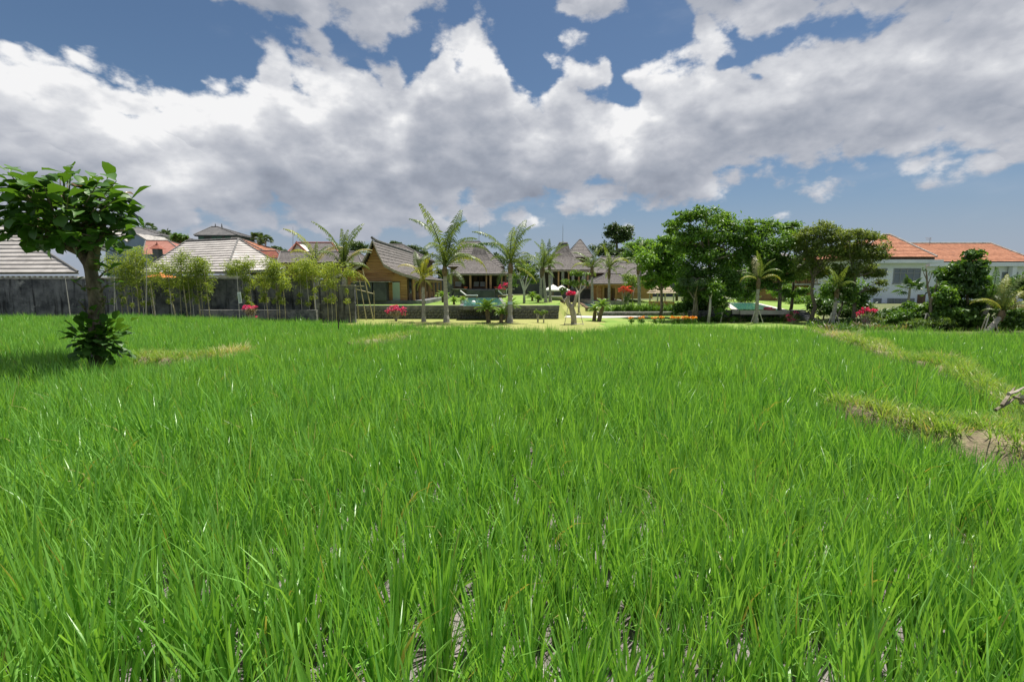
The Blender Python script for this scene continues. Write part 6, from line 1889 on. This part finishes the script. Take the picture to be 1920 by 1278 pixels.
# dark ground cover along the foot of the black wall, grass fringe on the right
def ground_cover():
    rng = np.random.default_rng(77)
    meshes = [tuft_mesh(f"gc_{i}", 840 + i, 14, (.15, .38), .05, .16, (.2, .9), (.3, 1.2), 'shrub_leaf', segs=3) for i in range(3)] + [tuft_mesh("gc_3", 850, 14, (.15, .38), .045, .16, (.2, .9), (.3, 1.2), 'dry_twig_leaf', segs=3)]
    P = []
    for k in range(620):
        px = rng.uniform(180, 595); d = rng.uniform(27.6, 29.6)
        P.append((wx(px, d), d, LOW + rng.uniform(0, .45)))
    for k in range(260):
        px = rng.uniform(1310, 1500); d = rng.uniform(35.0, 36.2); P.append((wx(px, d), d, LOW))
    for k in range(420):
        px = rng.uniform(1520, 1990); d = rng.uniform(27.5, 34); P.append((wx(px, d), d, LOW + .05))
    P = np.array(P); n = len(P)
    scatter('ground_cover', P, rng.uniform(0, 6.28, n), rng.uniform(.8, 1.6, n), rng.choice(4, n, p=[.3, .3, .3, .1]), meshes, label="low dark leafy ground cover at the foot of the walls", cat='ground cover')
    g = [tuft_mesh(f"fr_{i}", 860 + i, 18, (.25, .6), .014, .12, (.1, .6), (.2, 1.0), 'bund_grass_leaf', segs=4) for i in range(3)]
    P = []
    for k in range(900):
        px = rng.uniform(1640, 2050); e = float(np.interp((px - 960) / F_PX, _er, _ey)); d = e + rng.uniform(.4, 2.2)
        P.append((wx(px, d), d, -.15 - .2 * rng.random()))
    P = np.array(P); n = len(P)
    scatter('edge_grass', P, rng.uniform(0, 6.28, n), rng.uniform(.8, 1.5, n), rng.integers(0, 3, n), g, label="pale unmown grass between the rice and the right-hand shrubs", cat='grass')
ground_cover()

# the wood beyond the compound, one mass at this distance
def far_wood():
    bl = []
    rng = random.Random(12)
    for k in range(90):
        px = 430 + k * 15 + rng.uniform(-6, 6)
        top = 512 - 16 * rng.random() - (14 if 1240 < px < 1640 else 0)
        bl.append(blob(px, top + 14, 100 + rng.uniform(-4, 10), 14, 14))
        bl.append(blob(px + 5, top + 32, 100 + rng.uniform(-4, 4), 15, 14))
    o = crown('far_wood', bl, 26000, .75, 'tree_leaf_far', None, 88, shell=.2, sub=8, subr=.5)
    put_props(o, "far mass of dark trees beyond the compound", 'wood', kind='stuff')
far_wood()

for i, (px, d, lab) in enumerate(((1648, 46, "broad dark shrub against the white house, left of the fan palm"), (1690, 47, "round dark shrub below the lower window of the white house"), (1730, 46, "round dark shrub by the brown door of the white house"), (1618, 44, "dark shrub behind the crimson bougainvillea"))):
    tree(lab, px, d, [(px, 588)], None, [(px - 10, 586, 16, 6), (px + 10, 587, 16, 6), (px, 592, 20, 8)], 1700, .2, 'shrub_leaf', 140 + i, r=.05, name='evergreen_shrub')

# the planting goes on past the right edge of the view
for i, (px, d, h, lab) in enumerate(((1990, 30, 520, "leafy tree just past the right edge"), (2060, 27, 530, "second leafy tree past the right edge"), (2160, 30, 515, "third leafy tree past the right edge"))):
    tree(lab, px, d, [(px, 590), (px, 560)], None, [(px - 24, h + 30, 26, 22), (px + 20, h + 20, 28, 24), (px, h, 24, 16), (px - 10, h + 60, 34, 24), (px + 30, h + 65, 28, 20)], 2600, .26, 'tree_leaf' if i % 2 else 'shrub_leaf', 170 + i, zb=LOW, r=.1, name='thicket_tree')

for i, (px, py, d, lab, mt) in enumerate(((1500, 566, 50, "rounded shrub before the timber house posts", 'tree_leaf'), (1540, 560, 48, "dense shrub right of the timber house", 'tree_leaf'), (1398, 552, 52, "dark shrub on the far side of the right-hand pool", 'tree_leaf'), (1335, 556, 44, "dark shrub left of the right-hand pool", 'shrub_leaf'), (1470, 548, 56, "shrub between the timber house and the pool lawn", 'tree_leaf_fresh'))):
    tree(lab, px, d, [(px, py + 8)], None, [(px - 12, py, 16, 10), (px + 10, py - 3, 16, 11), (px, py + 8, 20, 9)], 1700, .22, mt, 180 + i, r=.06, name='evergreen_shrub')
